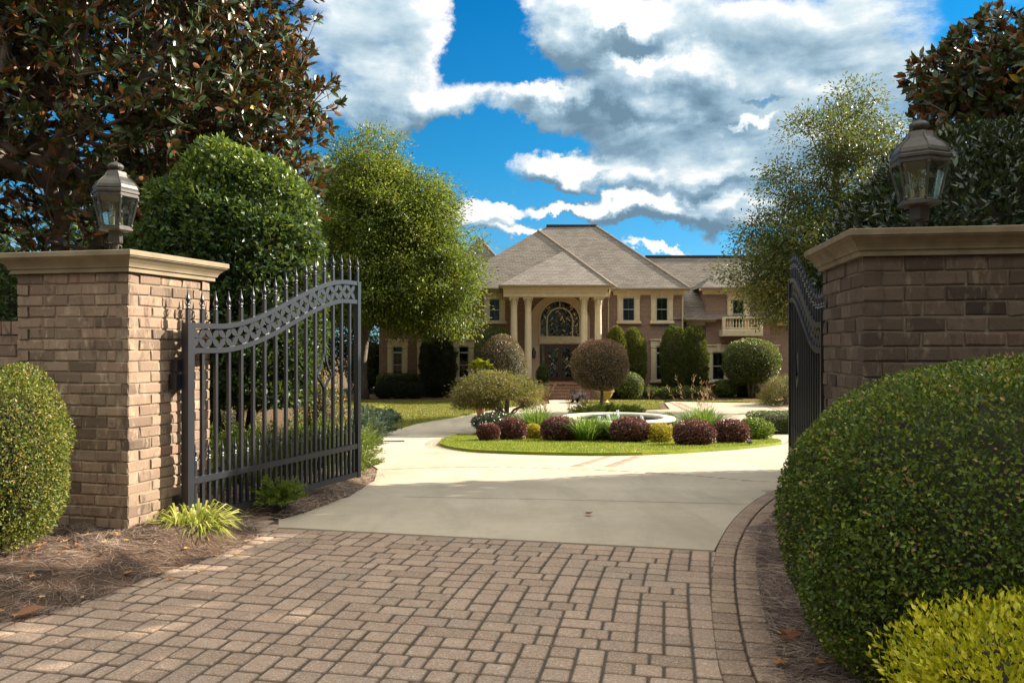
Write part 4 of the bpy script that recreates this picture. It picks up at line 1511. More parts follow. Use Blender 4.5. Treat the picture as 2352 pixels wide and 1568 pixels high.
roof('dormer_roof', vD, [(0, 1, 6, 4), (1, 2, 5, 6), (0, 4, 5, 3), (4, 6, 5)])
ap = P(1100, 546, 62)
m_ = 4.3
vT = [(ap[0] - m_, 62 - m_, 4.8), (ap[0] + m_, 62 - m_, 4.8), (ap[0] + m_, 62 + m_, 4.8), (ap[0] - m_, 62 + m_, 4.8), ap]
roof('turret_roof', vT, [(0, 1, 4), (1, 2, 4), (2, 3, 4), (3, 0, 4)], [(1, 4)])

# ---- eaves: soffit, fascia gutter, frieze
def eave(x0, x1, y, z, wall_y, name='gutter', parent=None):
    g = MB()
    vs, fs = [], []
    prof = [(0.0, 0.02), (-0.11, 0.02), (-0.12, -0.02), (-0.10, -0.09), (-0.05, -0.13), (0.0, -0.13)]
    for x in (x0, x1):
        vs += [(x, y + a, z + b) for a, b in prof]
    n = len(prof)
    fs = [(i, (i + 1) % n, n + (i + 1) % n, n + i) for i in range(n)] + [tuple(range(n)), tuple(range(2 * n - 1, n - 1, -1))]
    g.add(vs, fs)
    hb(g, name, M_GUTTER)
    s = MB(); s.bbox(x0 + 0.02, x1 - 0.02, y + 0.002, wall_y + 0.05, z - 0.17, z - 0.03)
    s.bbox(x0 + 0.25, x1 - 0.25, wall_y - 0.10, wall_y + 0.03, z - 0.42, z - 0.171)
    hb(s, 'eave', M_STONE)


eave(6.45, 11.65, 52.45, E, 53.0)
eave(-9.4, A_[0] + 0.2, 52.45, E, 53.0)
eave(A_[0], B_[0], 49.4, A_[2], 49.75)
eave(11.4, 13.5, 52.9, 3.36, 53.5)
eave(17.45, 25, 52.9, 3.36, 53.5)
eave(12.45, 17.65, 52.75, 5.42, 53.31)
g = MB()
for sx, x in ((-1, A_[0]), (1, B_[0])):
    g.bbox(x - 0.06, x + 0.06, 49.40, 52.6, A_[2] - 0.12, A_[2] + 0.02)
hb(g, 'gutter', M_GUTTER)
g = MB()
xd, _ = XZ(1568, 700, 52.9)
g.tube([(xd, 52.5, E - 0.14), (xd, 52.62, E - 0.3), (xd, 52.93, E - 0.5), (xd, 52.94, -1.6)], 0.05, 8)
hb(g, 'downspout', M_STONE)
g = MB()
xd2, _ = XZ(1397.5, 700, 52.9)
g.tube([(B_[0] - 0.02, 49.6, A_[2] - 0.14), (B_[0] - 0.05, 50.2, A_[2] - 0.3), (xd2, 52.9, A_[2] - 0.75), (xd2, 52.94, -1.6)], 0.05, 8)
hb(g, 'downspout', M_STONE)

# ---- windows
def window(x0, y0, x1, y1, Y, shutters=True, transom=False, cell=True, gx=13.2, gt=16.5, gb=6.5):
    ax0, az1 = XZ(x0, y0, Y)
    ax1, az0 = XZ(x1, y1, Y)
    g0, gz1 = XZ(x0 + gx, y0 + gt, Y)
    g1, gz0 = XZ(x1 - gx, y1 - gb, Y)
    s = MB()
    k = 0.05
    pw = g0 - ax0
    # side pilasters with a sunk panel, lintel with ears and keystone, sill
    for a, b in ((ax0 + k, g0), (g1, ax1 - k)):
        s.cbox(a, b, Y - 0.12, Y + 0.02, az0 + 0.19, gz1 + 0.001, 0.02)
        s.cbox(a + 0.055, b - 0.055, Y - 0.145, Y - 0.121, az0 + 0.26, gz1 - 0.22, 0.015)
        s.cbox(a - 0.02, b + 0.012, Y - 0.15, Y - 0.005, gz1 - 0.09, gz1 - 0.0, 0.02)
    s.cbox(ax0 + 0.02, ax1 - 0.02, Y - 0.13, Y + 0.02, gz1 + 0.003, az1 - 0.08, 0.02)
    s.cbox(ax0 - 0.04, ax1 + 0.04, Y - 0.2, Y + 0.02, az1 - 0.079, az1 + 0.0, 0.03)
    cxm = (ax0 + ax1) / 2
    kh0, kh1 = gz1 + 0.01, az1 + 0.07
    vs = []
    for yy, q in ((Y + 0.02, 0.0), (Y - 0.23, 0.0)):
        vs += [(cxm - 0.10, yy, kh0), (cxm + 0.10, yy, kh0), (cxm + 0.15, yy, kh1), (cxm - 0.15, yy, kh1)]
    s.add(vs, [(0, 1, 2, 3), (7, 6, 5, 4), (0, 4, 5, 1), (1, 5, 6, 2), (2, 6, 7, 3), (3, 7, 4, 0)])
    s.cbox(ax0 - 0.03, ax1 + 0.03, Y - 0.2, Y + 0.02, az0, az0 + 0.188, 0.03)
    w = hb(s, 'window', M_STONE)
    f = MB()
    fw = 0.055
    zb = az0 + 0.19
    f.bbox(g0 + 0.002, g0 + fw, Y - 0.075, Y - 0.003, zb, gz1)
    f.bbox(g1 - fw, g1 - 0.002, Y - 0.075, Y - 0.003, zb, gz1)
    f.bbox(g0 + fw + .001, g1 - fw - .001, Y - 0.075, Y - 0.003, gz1 - fw, gz1)
    f.bbox(g0 + fw + .001, g1 - fw - .001, Y - 0.075, Y - 0.003, zb, zb + fw)
    top = gz1 - fw
    if transom:
        zt_ = gz1 - (gz1 - zb) * 0.19
        f.bbox(g0 + fw + .001, g1 - fw - .001, Y - 0.08, Y - 0.003, zt_ - 0.06, zt_ + 0.04)
        top = zt_ - 0.06
    mz = (zb + fw + top) / 2
    f.bbox(g0 + fw + .001, g1 - fw - .001, Y - 0.07, Y - 0.003, mz - 0.022, mz + 0.022)
    hb(f, 'sash_frame', M_SASH, w)
    b = MB(); b.bbox(g0 + 0.01, g1 - 0.01, Y - 0.009, Y - 0.004, zb + 0.01, gz1 - 0.01); hb(b, 'dark_room', M_ROOM, w)
    p_ = MB(); p_.bbox(g0 + fw - .004, g1 - fw + .004, Y - 0.052, Y - 0.047, zb + fw - .004, gz1 - fw + .004); hb(p_, 'pane', M_PANE, w)
    if shutters:
        sh = MB()
        mx = (g0 + g1) / 2
        zb2 = zb + fw
        sh.bbox(mx - 0.03, mx + 0.03, Y - 0.04, Y - 0.012, zb2, top)
        sh.bbox(g0 + fw, g0 + fw + 0.03, Y - 0.04, Y - 0.012, zb2, top)
        sh.bbox(g1 - fw - 0.03, g1 - fw, Y - 0.04, Y - 0.012, zb2, top)
        n = int((top - zb2) / 0.088)
        for i in range(n):
            z = zb2 + (i + 0.5) * (top - zb2) / n
            R = Matrix.Rotation(math.radians(-38), 3, 'X')
            sh.box((mx, Y - 0.026, z), (g1 - g0 - 2 * fw - 0.06, 0.036, 0.010), R)
        hb(sh, 'shutter', M_SHUT, w)
    return w


window(1416, 667, 1471, 744, 53.0)
window(1493, 667, 1547, 744, 53.0)
window(1110, 670, 1162, 744, 53.0)
window(1020, 670, 1072, 744, 53.0)
window(920, 670, 972, 744, 53.0)
window(1040.5, 779, 1090, 874, 53.0, False, True)
window(957, 779, 1007, 873, 53.0, True, True)
window(889, 779, 938, 873, 53.0, True, True)
window(1493, 779, 1545, 879, 53.0, True, True)
window(1622, 792, 1677, 879, 53.3, True)
window(1734, 792, 1789, 879, 53.5, True)
window(1668, 671, 1722, 760, 53.3, True)

# ---- balcony
bx0, bz0 = XZ(1660, 772, 52.3)
bx1, bz1 = XZ(1753, 757, 52.3)
_, bz2 = XZ(1700, 728, 52.3)
m = MB()
m.cbox(bx0, bx1, 52.3, 53.3, bz0, bz1, 0.03)
m.bbox(bx0 + 0.05, bx1 - 0.05, 52.38, 52.50, bz1 + 0.06, bz1 + 0.14)
m.cbox(bx0 + 0.01, bx1 - 0.01, 52.33, 52.54, bz2 - 0.10, bz2, 0.02)
for x in (bx0 + 0.11, bx1 - 0.11):
    m.cbox(x - 0.10, x + 0.10, 52.32, 52.55, bz1 + 0.002, bz2 - 0.101, 0.02)
    m.bbox(x - 0.05, x + 0.05, 52.56, 53.3, bz2 - 0.09, bz2 - 0.01)
bal = hb(m, 'balcony', M_STONE)
nb = 11
for i in range(nb):
    x = bx0 + 0.33 + (bx1 - bx0 - 0.66) * i / (nb - 1)
    m = MB()
    h = bz2 - 0.10 - bz1 - 0.14
    m.lathe([(0.045, 0), (0.045, 0.04), (0.025, 0.07), (0.030, 0.10), (0.058, 0.2), (0.05, 0.28), (0.024, 0.42), (0.022, 0.5), (0.035, h - 0.06), (0.045, h - 0.04), (0.045, h)], 8, (x, 52.44, bz1 + 0.14))
    hb(m, 'baluster', M_STONE, bal, True, 40)

# ---- portico
m = MB()
m.bbox(-0.9, 6.4, 49.3, 53.0, -1.75, FL - 0.06)
m.bbox(-0.95, 6.45, 49.25, 53.0, FL - 0.058, FL)
for i in range(5):
    z = FL - 0.18 * (i + 1)
    m.bbox(1.5, 4.7, 49.25 - 0.32 * (i + 1), 49.248 - 0.32 * i, -1.75, z - 0.05)
    m.bbox(1.48, 4.72, 49.23 - 0.32 * (i + 1), 49.247 - 0.32 * i, z - 0.049, z)
hb(m, 'porch_steps', M_PBRICK)

zc0, zc1, ze = XZ(0, 705.5, 50.1)[1], XZ(0, 682.5, 50.1)[1], A_[2] - 0.14
m = MB()
ex0, ex1 = XZ(1156, 0, 49.75)[0], XZ(1395, 0, 49.75)[0]
m.cbox(ex0, ex1, 49.75, 50.5, zc1, zc1 + 0.32, 0.02)
m.cbox(ex0 - 0.03, ex1 + 0.03, 49.72, 50.5, zc1 + 0.322, ze - 0.001, 0.02)
m.bbox(ex0 + .002, ex0 + 0.7, 50.503, 52.98, zc1, ze - 0.001)
m.bbox(ex1 - 0.7, ex1 - .002, 50.503, 52.98, zc1, ze - 0.001)
m.bbox(ex0 + 0.703, ex1 - 0.703, 50.503, 52.98, zc1 + 0.25, ze - 0.001)
hb(m, 'entablature', M_STONE)

col0 = None
CX_ = [XZ(p, 0, 50.15)[0] for p in (1180.4, 1213, 1341, 1374)]
for x in CX_:
    if col0 is None:
        m = MB()
        hsh = zc0 - FL
        m.box((0, 0, 0.06), (0.66, 0.66, 0.12))
        prof = [(0.31, 0.122), (0.33, 0.16), (0.31, 0.20), (0.265, 0.215), (0.265, 0.25), (0.285, 0.28), (0.265, 0.31), (0.24, 0.33)]
        prof += [(0.236 - 0.035 * (f ** 1.6), 0.36 + (hsh - 0.42) * f) for f in np.linspace(0, 1, 9)] + [(0.225, hsh - 0.05), (0.228, hsh - 0.02), (0.205, hsh)]
        m.lathe(prof, 28)
        col0 = m.build('column', M_STONE, house, True, angle=35)
        c = MB()
        H = zc1 - zc0
        c.lathe([(0.195, 0.002), (0.2, H * 0.35), (0.215, H * 0.6), (0.27, H * 0.82), (0.29, H * 0.86)], 20)
        c.box((0, 0, H * 0.93), (0.62, 0.62, H * 0.135))
        c.box((0, 0, H * 0.845), (0.54, 0.54, H * 0.03))
        for row, (zb_, hh, ro, tip) in enumerate(((0.01, 0.38, 0.20, 0.085), (0.30, 0.36, 0.21, 0.10))):
            for k in range(8):
                a = math.pi / 4 * k + (math.pi / 8 if row else 0)
                ca_, sa_ = math.cos(a), math.sin(a)
                pts = []
                for f, dr, w in ((0, 0.0, 0.055), (0.55, 0.018, 0.065), (0.9, 0.045, 0.055), (1.0, tip, 0.04), (0.9, tip + 0.03, 0.02)):
                    r_ = ro + dr
                    z = H * (zb_ + hh * f)
                    pts.append(((ca_ * r_ - sa_ * w, sa_ * r_ + ca_ * w, z), (ca_ * (r_ + 0.015), sa_ * (r_ + 0.015), z), (ca_ * r_ + sa_ * w, sa_ * r_ - ca_ * w, z)))
                vs = [v for p in pts for v in p]
                fs = []
                for i in range(4):
                    for j in range(2):
                        fs.append((i * 3 + j, i * 3 + j + 1, i * 3 + j + 4, i * 3 + j + 3))
                c.add(vs, fs)
        for k in range(4):
            a = math.pi / 4 + math.pi / 2 * k
            sp_ = [(math.cos(a) * (0.25 + q * 0.045 * math.cos(b) * 1.1 + 0.08), math.sin(a) * (0.25 + q * 0.045 * math.cos(b) * 1.1 + 0.08), H * 0.74 + q * 0.055 * math.sin(b)) for b, q in zip(np.linspace(0, 8, 16), np.linspace(1.2, 0.2, 16))]
            c.tube(sp_, 0.022, 5)
        cap0 = c.build('capital', M_STONE, col0, True, angle=35)
        cap0.location = (0, 0, hsh)
        col0.location = (x - OH[0], 50.15 - OH[1], FL - OH[2])
    else:
        o = col0.copy(); COL.objects.link(o); o.location = (x - OH[0], 50.15 - OH[1], FL - OH[2])
        k = cap0.copy(); COL.objects.link(k); k.parent = o

DX = XZ(1286, 0, 52.7)[0]
# arched stucco niche round the entrance
m = MB()
hwid, zs = 1.98, 3.2
arc = [(DX - hwid, FL)] + [(DX - hwid * math.cos(b), zs + 1.75 * math.sin(b)) for b in np.linspace(0, math.pi, 25)] + [(DX + hwid, FL)]
vs = [(x, 52.80, z) for x, z in arc] + [(x, 53.02, z) for x, z in arc]
n = len(arc)
m.add(vs, [tuple(range(n)), tuple(range(2 * n - 1, n - 1, -1))] + [(i, i + n, (i + 1) % n + n, (i + 1) % n) for i in range(n)])
hb(m, 'entrance_wall', M_STUCCO)
# arched window
zw0, zw1 = XZ(0, 773.5, 52.7)[1], XZ(0, 691, 52.7)[1]
R0 = XZ(1331.5, 0, 52.7)[0] - DX
zsp = zw1 - R0


def arch(r, z0, n=24):
    return [(DX - r, z0)] + [(DX - r * math.cos(b), zsp + r * math.sin(b)) for b in np.linspace(0, math.pi, n)] + [(DX + r, z0)]


pa = arch(R0, zw0)
m = MB()
vs = [(x, 52.755, z) for x, z in pa] + [(x, 52.765, z) for x, z in pa]
n = len(pa)
m.add(vs, [tuple(range(n)), tuple(range(2 * n - 1, n - 1, -1))] + [(i, i + n, (i + 1) % n + n, (i + 1) % n) for i in range(n)])
aw = hb(m, 'arched_window', M_LEAD)
m = MB(); vs = [(x, 52.795, z) for x, z in arch(R0 + 0.0, zw0)]; m.add(vs, [tuple(range(n))]); hb(m, 'dark_room', M_ROOM, aw)
m = MB()


def arch_bar(r, w, y0, y1, z0):
    a, b = arch(r + w / 2, z0), arch(r - w / 2, z0)
    k = len(a)
    vs = [(x, y0, z) for x, z in a] + [(x, y0, z) for x, z in b] + [(x, y1, z) for x, z in a] + [(x, y1, z) for x, z in b]
    fs = []
    for i in range(k - 1):
        fs += [(i, i + 1, k + i + 1, k + i), (i, 2 * k + i, 2 * k + i + 1, i + 1), (k + i, k + i + 1, 3 * k + i + 1, 3 * k + i)]
    m.add(vs, fs)


arch_bar(R0 + 0.02, 0.09, 52.70, 52.80, zw0 + 0.05)
arch_bar(R0 * 0.645, 0.085, 52.71, 52.80, zw0 + 0.05)
m.bbox(DX - R0 - 0.07, DX + R0 + 0.07, 52.69, 52.80, zw0 - 0.03, zw0 + 0.048)
for dg in (45, 90, 135):
    b = math.radians(dg)
    m.tube([(DX + R0 * 0.68 * math.cos(b), 52.74, zsp + R0 * 0.68 * math.sin(b)), (DX + R0 * 0.99 * math.cos(b), 52.74, zsp + R0 * 0.99 * math.sin(b))], 0.03, 4)
hb(m, 'arch_frame', M_STONE, aw)
# stone panel and the doors
zd1 = XZ(0, 791, 52.7)[1]
m = MB()
m.cbox(DX - R0 - 0.08, DX + R0 + 0.08, 52.66, 52.801, zd1 + 0.03, zw0 - 0.032, 0.03)
m.cbox(DX - R0 + 0.05, DX - 0.03, 52.63, 52.661, zd1 + 0.11, zw0 - 0.11, 0.02)
m.cbox(DX + 0.03, DX + R0 - 0.05, 52.63, 52.661, zd1 + 0.11, zw0 - 0.11, 0.02)
hb(m, 'lintel_panel', M_STONE)
m = MB()
m.bbox(DX - R0, DX + R0, 52.70, 52.80, zd1 - 0.08, zd1 + 0.025)
for x in (-R0 + 0.06, -0.93, 0.93, R0 - 0.06):
    m.bbox(DX + x - 0.065, DX + x + 0.065, 52.70, 52.80, FL + 0.002, zd1 - 0.081)
for sx in (-1, 1):
    m.bbox(DX + sx * 0.996, DX + sx * (R0 - 0.126), 52.72, 52.80, FL + 0.002, FL + 0.28)
fr = hb(m, 'door_frame', M_DOORW)
m = MB()
for sx in (-1, 1):
    m.bbox(DX + sx * 0.996, DX + sx * (R0 - 0.126), 52.765, 52.775, FL + 0.281, zd1 - 0.082)
hb(m, 'sidelight', M_LEAD, fr)
for sx in (-1, 1):
    m = MB()
    x0, x1 = DX + sx * 0.008, DX + sx * 0.863
    lo, hi = min(x0, x1), max(x0, x1)
    m.bbox(lo, lo + 0.12, 52.70, 52.755, FL + 0.012, zd1 - 0.083)
    m.bbox(hi - 0.12, hi, 52.70, 52.755, FL + 0.012, zd1 - 0.083)
    m.bbox(lo + .1205, hi - .1205, 52.70, 52.755, FL + 0.012, FL + 0.30)
    m.bbox(lo + .1205, hi - .1205, 52.70, 52.755, zd1 - 0.24, zd1 - 0.083)
    d = hb(m, 'front_door', M_DOORW)
    m = MB(); m.bbox(lo + .121, hi - .121, 52.722, 52.73, FL + 0.301, zd1 - 0.241); hb(m, 'door_glass', M_LEAD, d)
    m = MB(); m.bbox(lo + .121, hi - .121, 52.74, 52.75, FL + 0.301, zd1 - 0.241); hb(m, 'dark_room', M_ROOM, d)
    m = MB(); m.tube([(DX + sx * 0.065, 52.66, FL + 0.85), (DX + sx * 0.065, 52.64, FL + 1.0), (DX + sx * 0.065, 52.66, FL + 1.2)], 0.018, 6); hb(m, 'handle', M_BRONZE, d)

# wall lantern beside the door
wx, wz = XZ(1226, 812, 52.7)
t = thing('wall_lantern', 'small bronze wall lantern left of the dark front doors', 'lantern', (wx, 52.72, wz))
m = MB()
m.lathe([(0.06, -0.3), (0.11, -0.27), (0.13, 0.1), (0.17, 0.12), (0.1, 0.22), (0.03, 0.32), (0.005, 0.42)], 6, (0, -0.2, 0))
m.bbox(-0.06, 0.06, 0.0, 0.07, -0.25, 0.4)
m.tube([(0, 0, 0.3), (0, -0.1, 0.36), (0, -0.2, 0.3)], 0.02, 5)
m.build('body', M_BRONZE, t)
m = MB(); m.lathe([(0.115, -0.24), (0.133, 0.08)], 6, (0, -0.2, 0)); m.build('glass_pane', M_GLASS, t)
# ================================================================= plants
M_BOX = leaf_mat('boxwood_leaf', [(0.0, (0.022, 0.045, 0.009)), (0.4, (0.062, 0.105, 0.012)), (0.7, (0.135, 0.19, 0.018)), (0.88, (0.25, 0.30, 0.03)), (0.955, (0.29, 0.26, 0.05)), (0.975, (0.26, 0.15, 0.05)), (1.0, (0.36, 0.22, 0.10))], 0.48, 0.28, spec=0.35)
M_BOXL = leaf_mat('boxwood_leaf_sunny', [(0.0, (0.04, 0.065, 0.012)), (0.45, (0.09, 0.125, 0.018)), (0.75, (0.17, 0.19, 0.025)), (0.9, (0.26, 0.23, 0.04)), (1.0, (0.36, 0.23, 0.08))], 0.50, 0.28, spec=0.3)
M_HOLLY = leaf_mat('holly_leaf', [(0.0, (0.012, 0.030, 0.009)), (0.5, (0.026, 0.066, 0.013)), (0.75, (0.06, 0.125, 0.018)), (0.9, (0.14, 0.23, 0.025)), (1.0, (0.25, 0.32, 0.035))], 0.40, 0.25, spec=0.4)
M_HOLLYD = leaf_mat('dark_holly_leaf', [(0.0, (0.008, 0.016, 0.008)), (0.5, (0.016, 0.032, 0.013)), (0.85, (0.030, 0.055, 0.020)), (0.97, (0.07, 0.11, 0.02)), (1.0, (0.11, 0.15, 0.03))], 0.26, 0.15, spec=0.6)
M_MAG = leaf_mat('magnolia_leaf', [(0.0, (0.016, 0.032, 0.009)), (0.55, (0.036, 0.066, 0.016)), (0.90, (0.07, 0.11, 0.022)), (0.965, (0.12, 0.15, 0.02)), (0.985, (0.38, 0.27, 0.03)), (1.0, (0.42, 0.26, 0.03))], 0.34, 0.10,
                 back=[(0.0, (0.10, 0.038, 0.014)), (0.6, (0.175, 0.07, 0.022)), (1.0, (0.30, 0.13, 0.038))], spec=0.4, tcol=(0.3, 0.2, 0.03))
M_OAK = leaf_mat('oak_leaf', [(0.0, (0.035, 0.066, 0.011)), (0.5, (0.105, 0.165, 0.018)), (0.85, (0.20, 0.25, 0.024)), (1.0, (0.30, 0.29, 0.03))], 0.45, 0.40)
M_OAK2 = leaf_mat('water_oak_leaf', [(0.0, (0.025, 0.045, 0.010)), (0.5, (0.068, 0.10, 0.018)), (0.82, (0.14, 0.16, 0.026)), (1.0, (0.26, 0.21, 0.04))], 0.42, 0.3)
M_ARB = leaf_mat('arborvitae_spray', [(0.0, (0.022, 0.036, 0.008)), (0.5, (0.058, 0.085, 0.012)), (0.85, (0.13, 0.15, 0.018)), (1.0, (0.24, 0.20, 0.025))], 0.6, 0.25)
M_ARBD = leaf_mat('dark_cypress_spray', [(0.0, (0.008, 0.014, 0.006)), (0.6, (0.020, 0.032, 0.012)), (1.0, (0.045, 0.062, 0.02))], 0.6, 0.2)
M_LORO = leaf_mat('loropetalum_leaf', [(0.0, (0.040, 0.016, 0.015)), (0.45, (0.105, 0.042, 0.036)), (0.8, (0.20, 0.085, 0.06)), (1.0, (0.32, 0.15, 0.10))], 0.45, 0.25, tcol=(0.5, 0.12, 0.06))
M_LOROG = leaf_mat('greening_loropetalum_leaf', [(0.0, (0.035, 0.030, 0.014)), (0.4, (0.10, 0.075, 0.032)), (0.7, (0.19, 0.115, 0.065)), (1.0, (0.36, 0.18, 0.125))], 0.45, 0.25)
M_YEL = leaf_mat('golden_spirea_leaf', [(0.0, (0.22, 0.19, 0.012)), (0.5, (0.48, 0.37, 0.02)), (1.0, (0.66, 0.47, 0.03))], 0.45, 0.35)
M_LIME = leaf_mat('yellow_privet_leaf', [(0.0, (0.10, 0.16, 0.010)), (0.3, (0.24, 0.29, 0.012)), (0.65, (0.52, 0.50, 0.016)), (1.0, (0.72, 0.62, 0.035))], 0.34, 0.35, tcol=(0.7, 0.7, 0.05))
M_GREEN = leaf_mat('bright_shrub_leaf', [(0.0, (0.05, 0.09, 0.010)), (0.5, (0.13, 0.21, 0.016)), (1.0, (0.26, 0.33, 0.03))], 0.4, 0.3)
M_JUN = leaf_mat('juniper_spray', [(0.0, (0.05, 0.09, 0.014)), (0.5, (0.15, 0.21, 0.020)), (1.0, (0.29, 0.33, 0.04))], 0.55, 0.25)
M_JUNB = leaf_mat('blue_juniper_spray', [(0.0, (0.025, 0.05, 0.036)), (0.5, (0.055, 0.10, 0.075)), (1.0, (0.11, 0.16, 0.10))], 0.55, 0.2)
M_MAPLE = leaf_mat('laceleaf_maple_leaf', [(0.0, (0.055, 0.055, 0.012)), (0.5, (0.14, 0.125, 0.022)), (0.85, (0.24, 0.185, 0.035)), (1.0, (0.34, 0.19, 0.05))], 0.5, 0.35)
M_GRASSB = leaf_mat('fountain_grass_blade', [(0.0, (0.04, 0.11, 0.012)), (0.6, (0.11, 0.23, 0.025)), (1.0, (0.24, 0.32, 0.06))], 0.5, 0.35)
M_PLUME = leaf_mat('pink_plume', [(0.0, (0.25, 0.11, 0.08)), (0.5, (0.42, 0.19, 0.14)), (1.0, (0.52, 0.34, 0.22))], 0.7, 0.4)
M_LIRI = leaf_mat('variegated_blade', [(0.0, (0.10, 0.16, 0.018)), (0.35, (0.22, 0.27, 0.03)), (0.7, (0.40, 0.40, 0.07)), (1.0, (0.58, 0.53, 0.20))], 0.4, 0.35)
M_TURFB = leaf_mat('turf_blade', [(0.0, (0.10, 0.15, 0.010)), (0.5, (0.22, 0.27, 0.018)), (0.85, (0.33, 0.33, 0.03)), (1.0, (0.42, 0.32, 0.08))], 0.5, 0.35)
M_LAWNB = leaf_mat('lawn_blade', [(0.0, (0.10, 0.12, 0.014)), (0.5, (0.20, 0.20, 0.025)), (1.0, (0.36, 0.28, 0.06))], 0.5, 0.3)
M_PALM = leaf_mat('palm_fan', [(0.0, (0.12, 0.17, 0.015)), (0.6, (0.28, 0.31, 0.02)), (1.0, (0.42, 0.38, 0.03))], 0.4, 0.3)
M_AUTUMN = leaf_mat('azalea_leaf', [(0.0, (0.05, 0.07, 0.015)), (0.4, (0.13, 0.14, 0.02)), (0.75, (0.30, 0.15, 0.03)), (1.0, (0.42, 0.14, 0.02))], 0.5, 0.3)
M_BLACKL = leaf_mat('black_taro_leaf', [(0.0, (0.010, 0.009, 0.011)), (1.0, (0.028, 0.022, 0.026))], 0.18, 0.05, spec=0.7)
M_BARK = simple_mat('grey_bark', (0.19, 0.155, 0.115), (0.085, 0.068, 0.05), 9, 0.9, 0.7, 0.02)
M_BARKM = simple_mat('magnolia_bark', (0.20, 0.165, 0.13), (0.10, 0.08, 0.062), 7, 0.85, 0.5, 0.015)
M_TWIG_CORE = simple_mat('twigs_and_core', (0.040, 0.034, 0.018), (0.016, 0.014, 0.008), 20, 0.9, 0.4, 0.01)  # stems and junipers, and the dark cores added inside the foliage


def clump_rnd(pts, n0, rng, amount=0.5, mean=0.5, sd=0.2, freq=3.0):
    c = bump2(pts[:, 0] * freq + 1.3 * pts[:, 2] * freq, pts[:, 1] * freq - 0.7 * pts[:, 2] * freq, 1.0)
    return np.clip(rng.normal(mean, sd, len(pts)) + amount * 0.3 * c, 0, 1)


def shrub(name, label, cat, c, rad, n, Ll, Ww, mat, p=2.4, seed=1, lumps=0.06, freq=3.0, depth=0.14, spread=0.7, up=0.25, group=None, zcut=-0.95,
          mean=0.45, sd=0.22, amount=0.6, top_new_sun=0.0, shape='d4', core=0.84, stems=0, lumps2=0.0, freq2=9.0, cfreq=3.0, fold=0.25, curl=0.12, base=None):
    """rounded shrub of small leaves: c = centre, rad = half sizes"""
    rng = np.random.default_rng(seed)
    zb = c[2] - rad[2] if base is None else base
    t = thing(name, label, cat, (c[0], c[1], zb), 0, group)
    off = np.array([0, 0, c[2] - zb])
    pts, nn = blob_points(n, rad, p, seed, lumps, freq, depth, zcut, freq2, lumps2)
    D, Nf = shell_dirs(nn, spread, up, rng)
    rnd = clump_rnd(pts, n, rng, amount, mean, sd, cfreq / max(rad[0], 0.2))
    if top_new_sun:  # leaves brighten towards the top: new growth plus sunlight painted in
        h = (pts[:, 2] / rad[2])
        rnd = np.clip(rnd + top_new_sun * np.clip(h - 0.25, 0, 1) * (0.5 + rng.random(len(pts))), 0, 1)
    sz = rng.uniform(0.75, 1.2, len(pts))
    leaf_mesh('foliage', pts + off, D, Nf, Ll * sz, Ww * sz, mat, t, rnd, shape, fold, curl)
    m = MB()
    if core:
        blob_core(m, rad, p, seed, lumps, freq, tuple(off), core, zcut=max(zcut, -0.9))  # dark light-blocking fill added among the stems
    for k in range(stems):
        a = 2 * math.pi * k / max(stems, 1) + rng.random()
        r0 = 0.12 * rad[0]
        m.tube([(r0 * math.cos(a), r0 * math.sin(a), -0.15), (r0 * 2 * math.cos(a), r0 * 2 * math.sin(a), off[2] * 0.45), (rad[0] * 0.5 * math.cos(a), rad[1] * 0.5 * math.sin(a), off[2] * 1.0)], [0.03 * rad[2] + 0.006, 0.024 * rad[2] + 0.005, 0.01 * rad[2] + 0.003], 6)
    if m.v: m.build('branches_and_core', M_TWIG_CORE, t, smooth=True)
    return t


def from_px(x0, x1, yt, yb, Y, ground=True):
    """centre and half sizes of a shrub seen between picture columns x0..x1 and rows yt..yb at distance Y"""
    k = Y / F
    rx = (x1 - x0) / 2 * k
    zt = CAMZ + (HY - yt) * k
    zb = CAMZ + (HY - yb) * k
    if ground: zb = min(zb, float(zg(Y)) + 0.05)
    return ((((x0 + x1) / 2 - CX) * k, Y, (zt + zb) / 2), (rx, rx, (zt - zb) / 2))


# ---- clipped boxwoods at the gate
shrub('boxwood', 'huge rounded dark green boxwood in front of the shaded pillar', 'shrub', (2.47, 3.52, 0.66), (1.25, 0.84, 0.755), 150000, 0.0205, 0.0128, M_BOX, 2.7, 31, 0.04, 3.2, 0.17, 0.85, 0.3,
      'clipped boxwoods by the gate', mean=0.43, sd=0.25, amount=0.8, top_new_sun=0.22, core=0.80, lumps2=0.045, freq2=9, cfreq=7, base=0.0)
shrub('boxwood', 'smaller rounded boxwood with yellowing sunny leaves before the sunlit pillar', 'shrub', (-3.38, 5.12, 0.74), (0.47, 0.42, 0.60), 42000, 0.021, 0.013, M_BOXL, 2.8, 32, 0.07, 3.0, 0.22, 0.85, 0.3,
      'clipped boxwoods by the gate', mean=0.58, sd=0.24, amount=0.8, core=0.70, lumps2=0.06, freq2=8, cfreq=5, stems=7, base=0.08, zcut=-0.88)
c = (1.80, 2.50, 0.325)
shrub('privet_shrub', 'bright yellow-green shrub with loose pointed sprigs in front of the big boxwood', 'shrub', c, (0.57, 0.42, 0.315), 21000, 0.026, 0.0135, M_LIME, 2.3, 33, 0.10, 4.0, 0.32, 0.75, 0.65,
      mean=0.70, sd=0.25, amount=0.5, core=0.70, lumps2=0.10, freq2=14, base=0.0, cfreq=5)

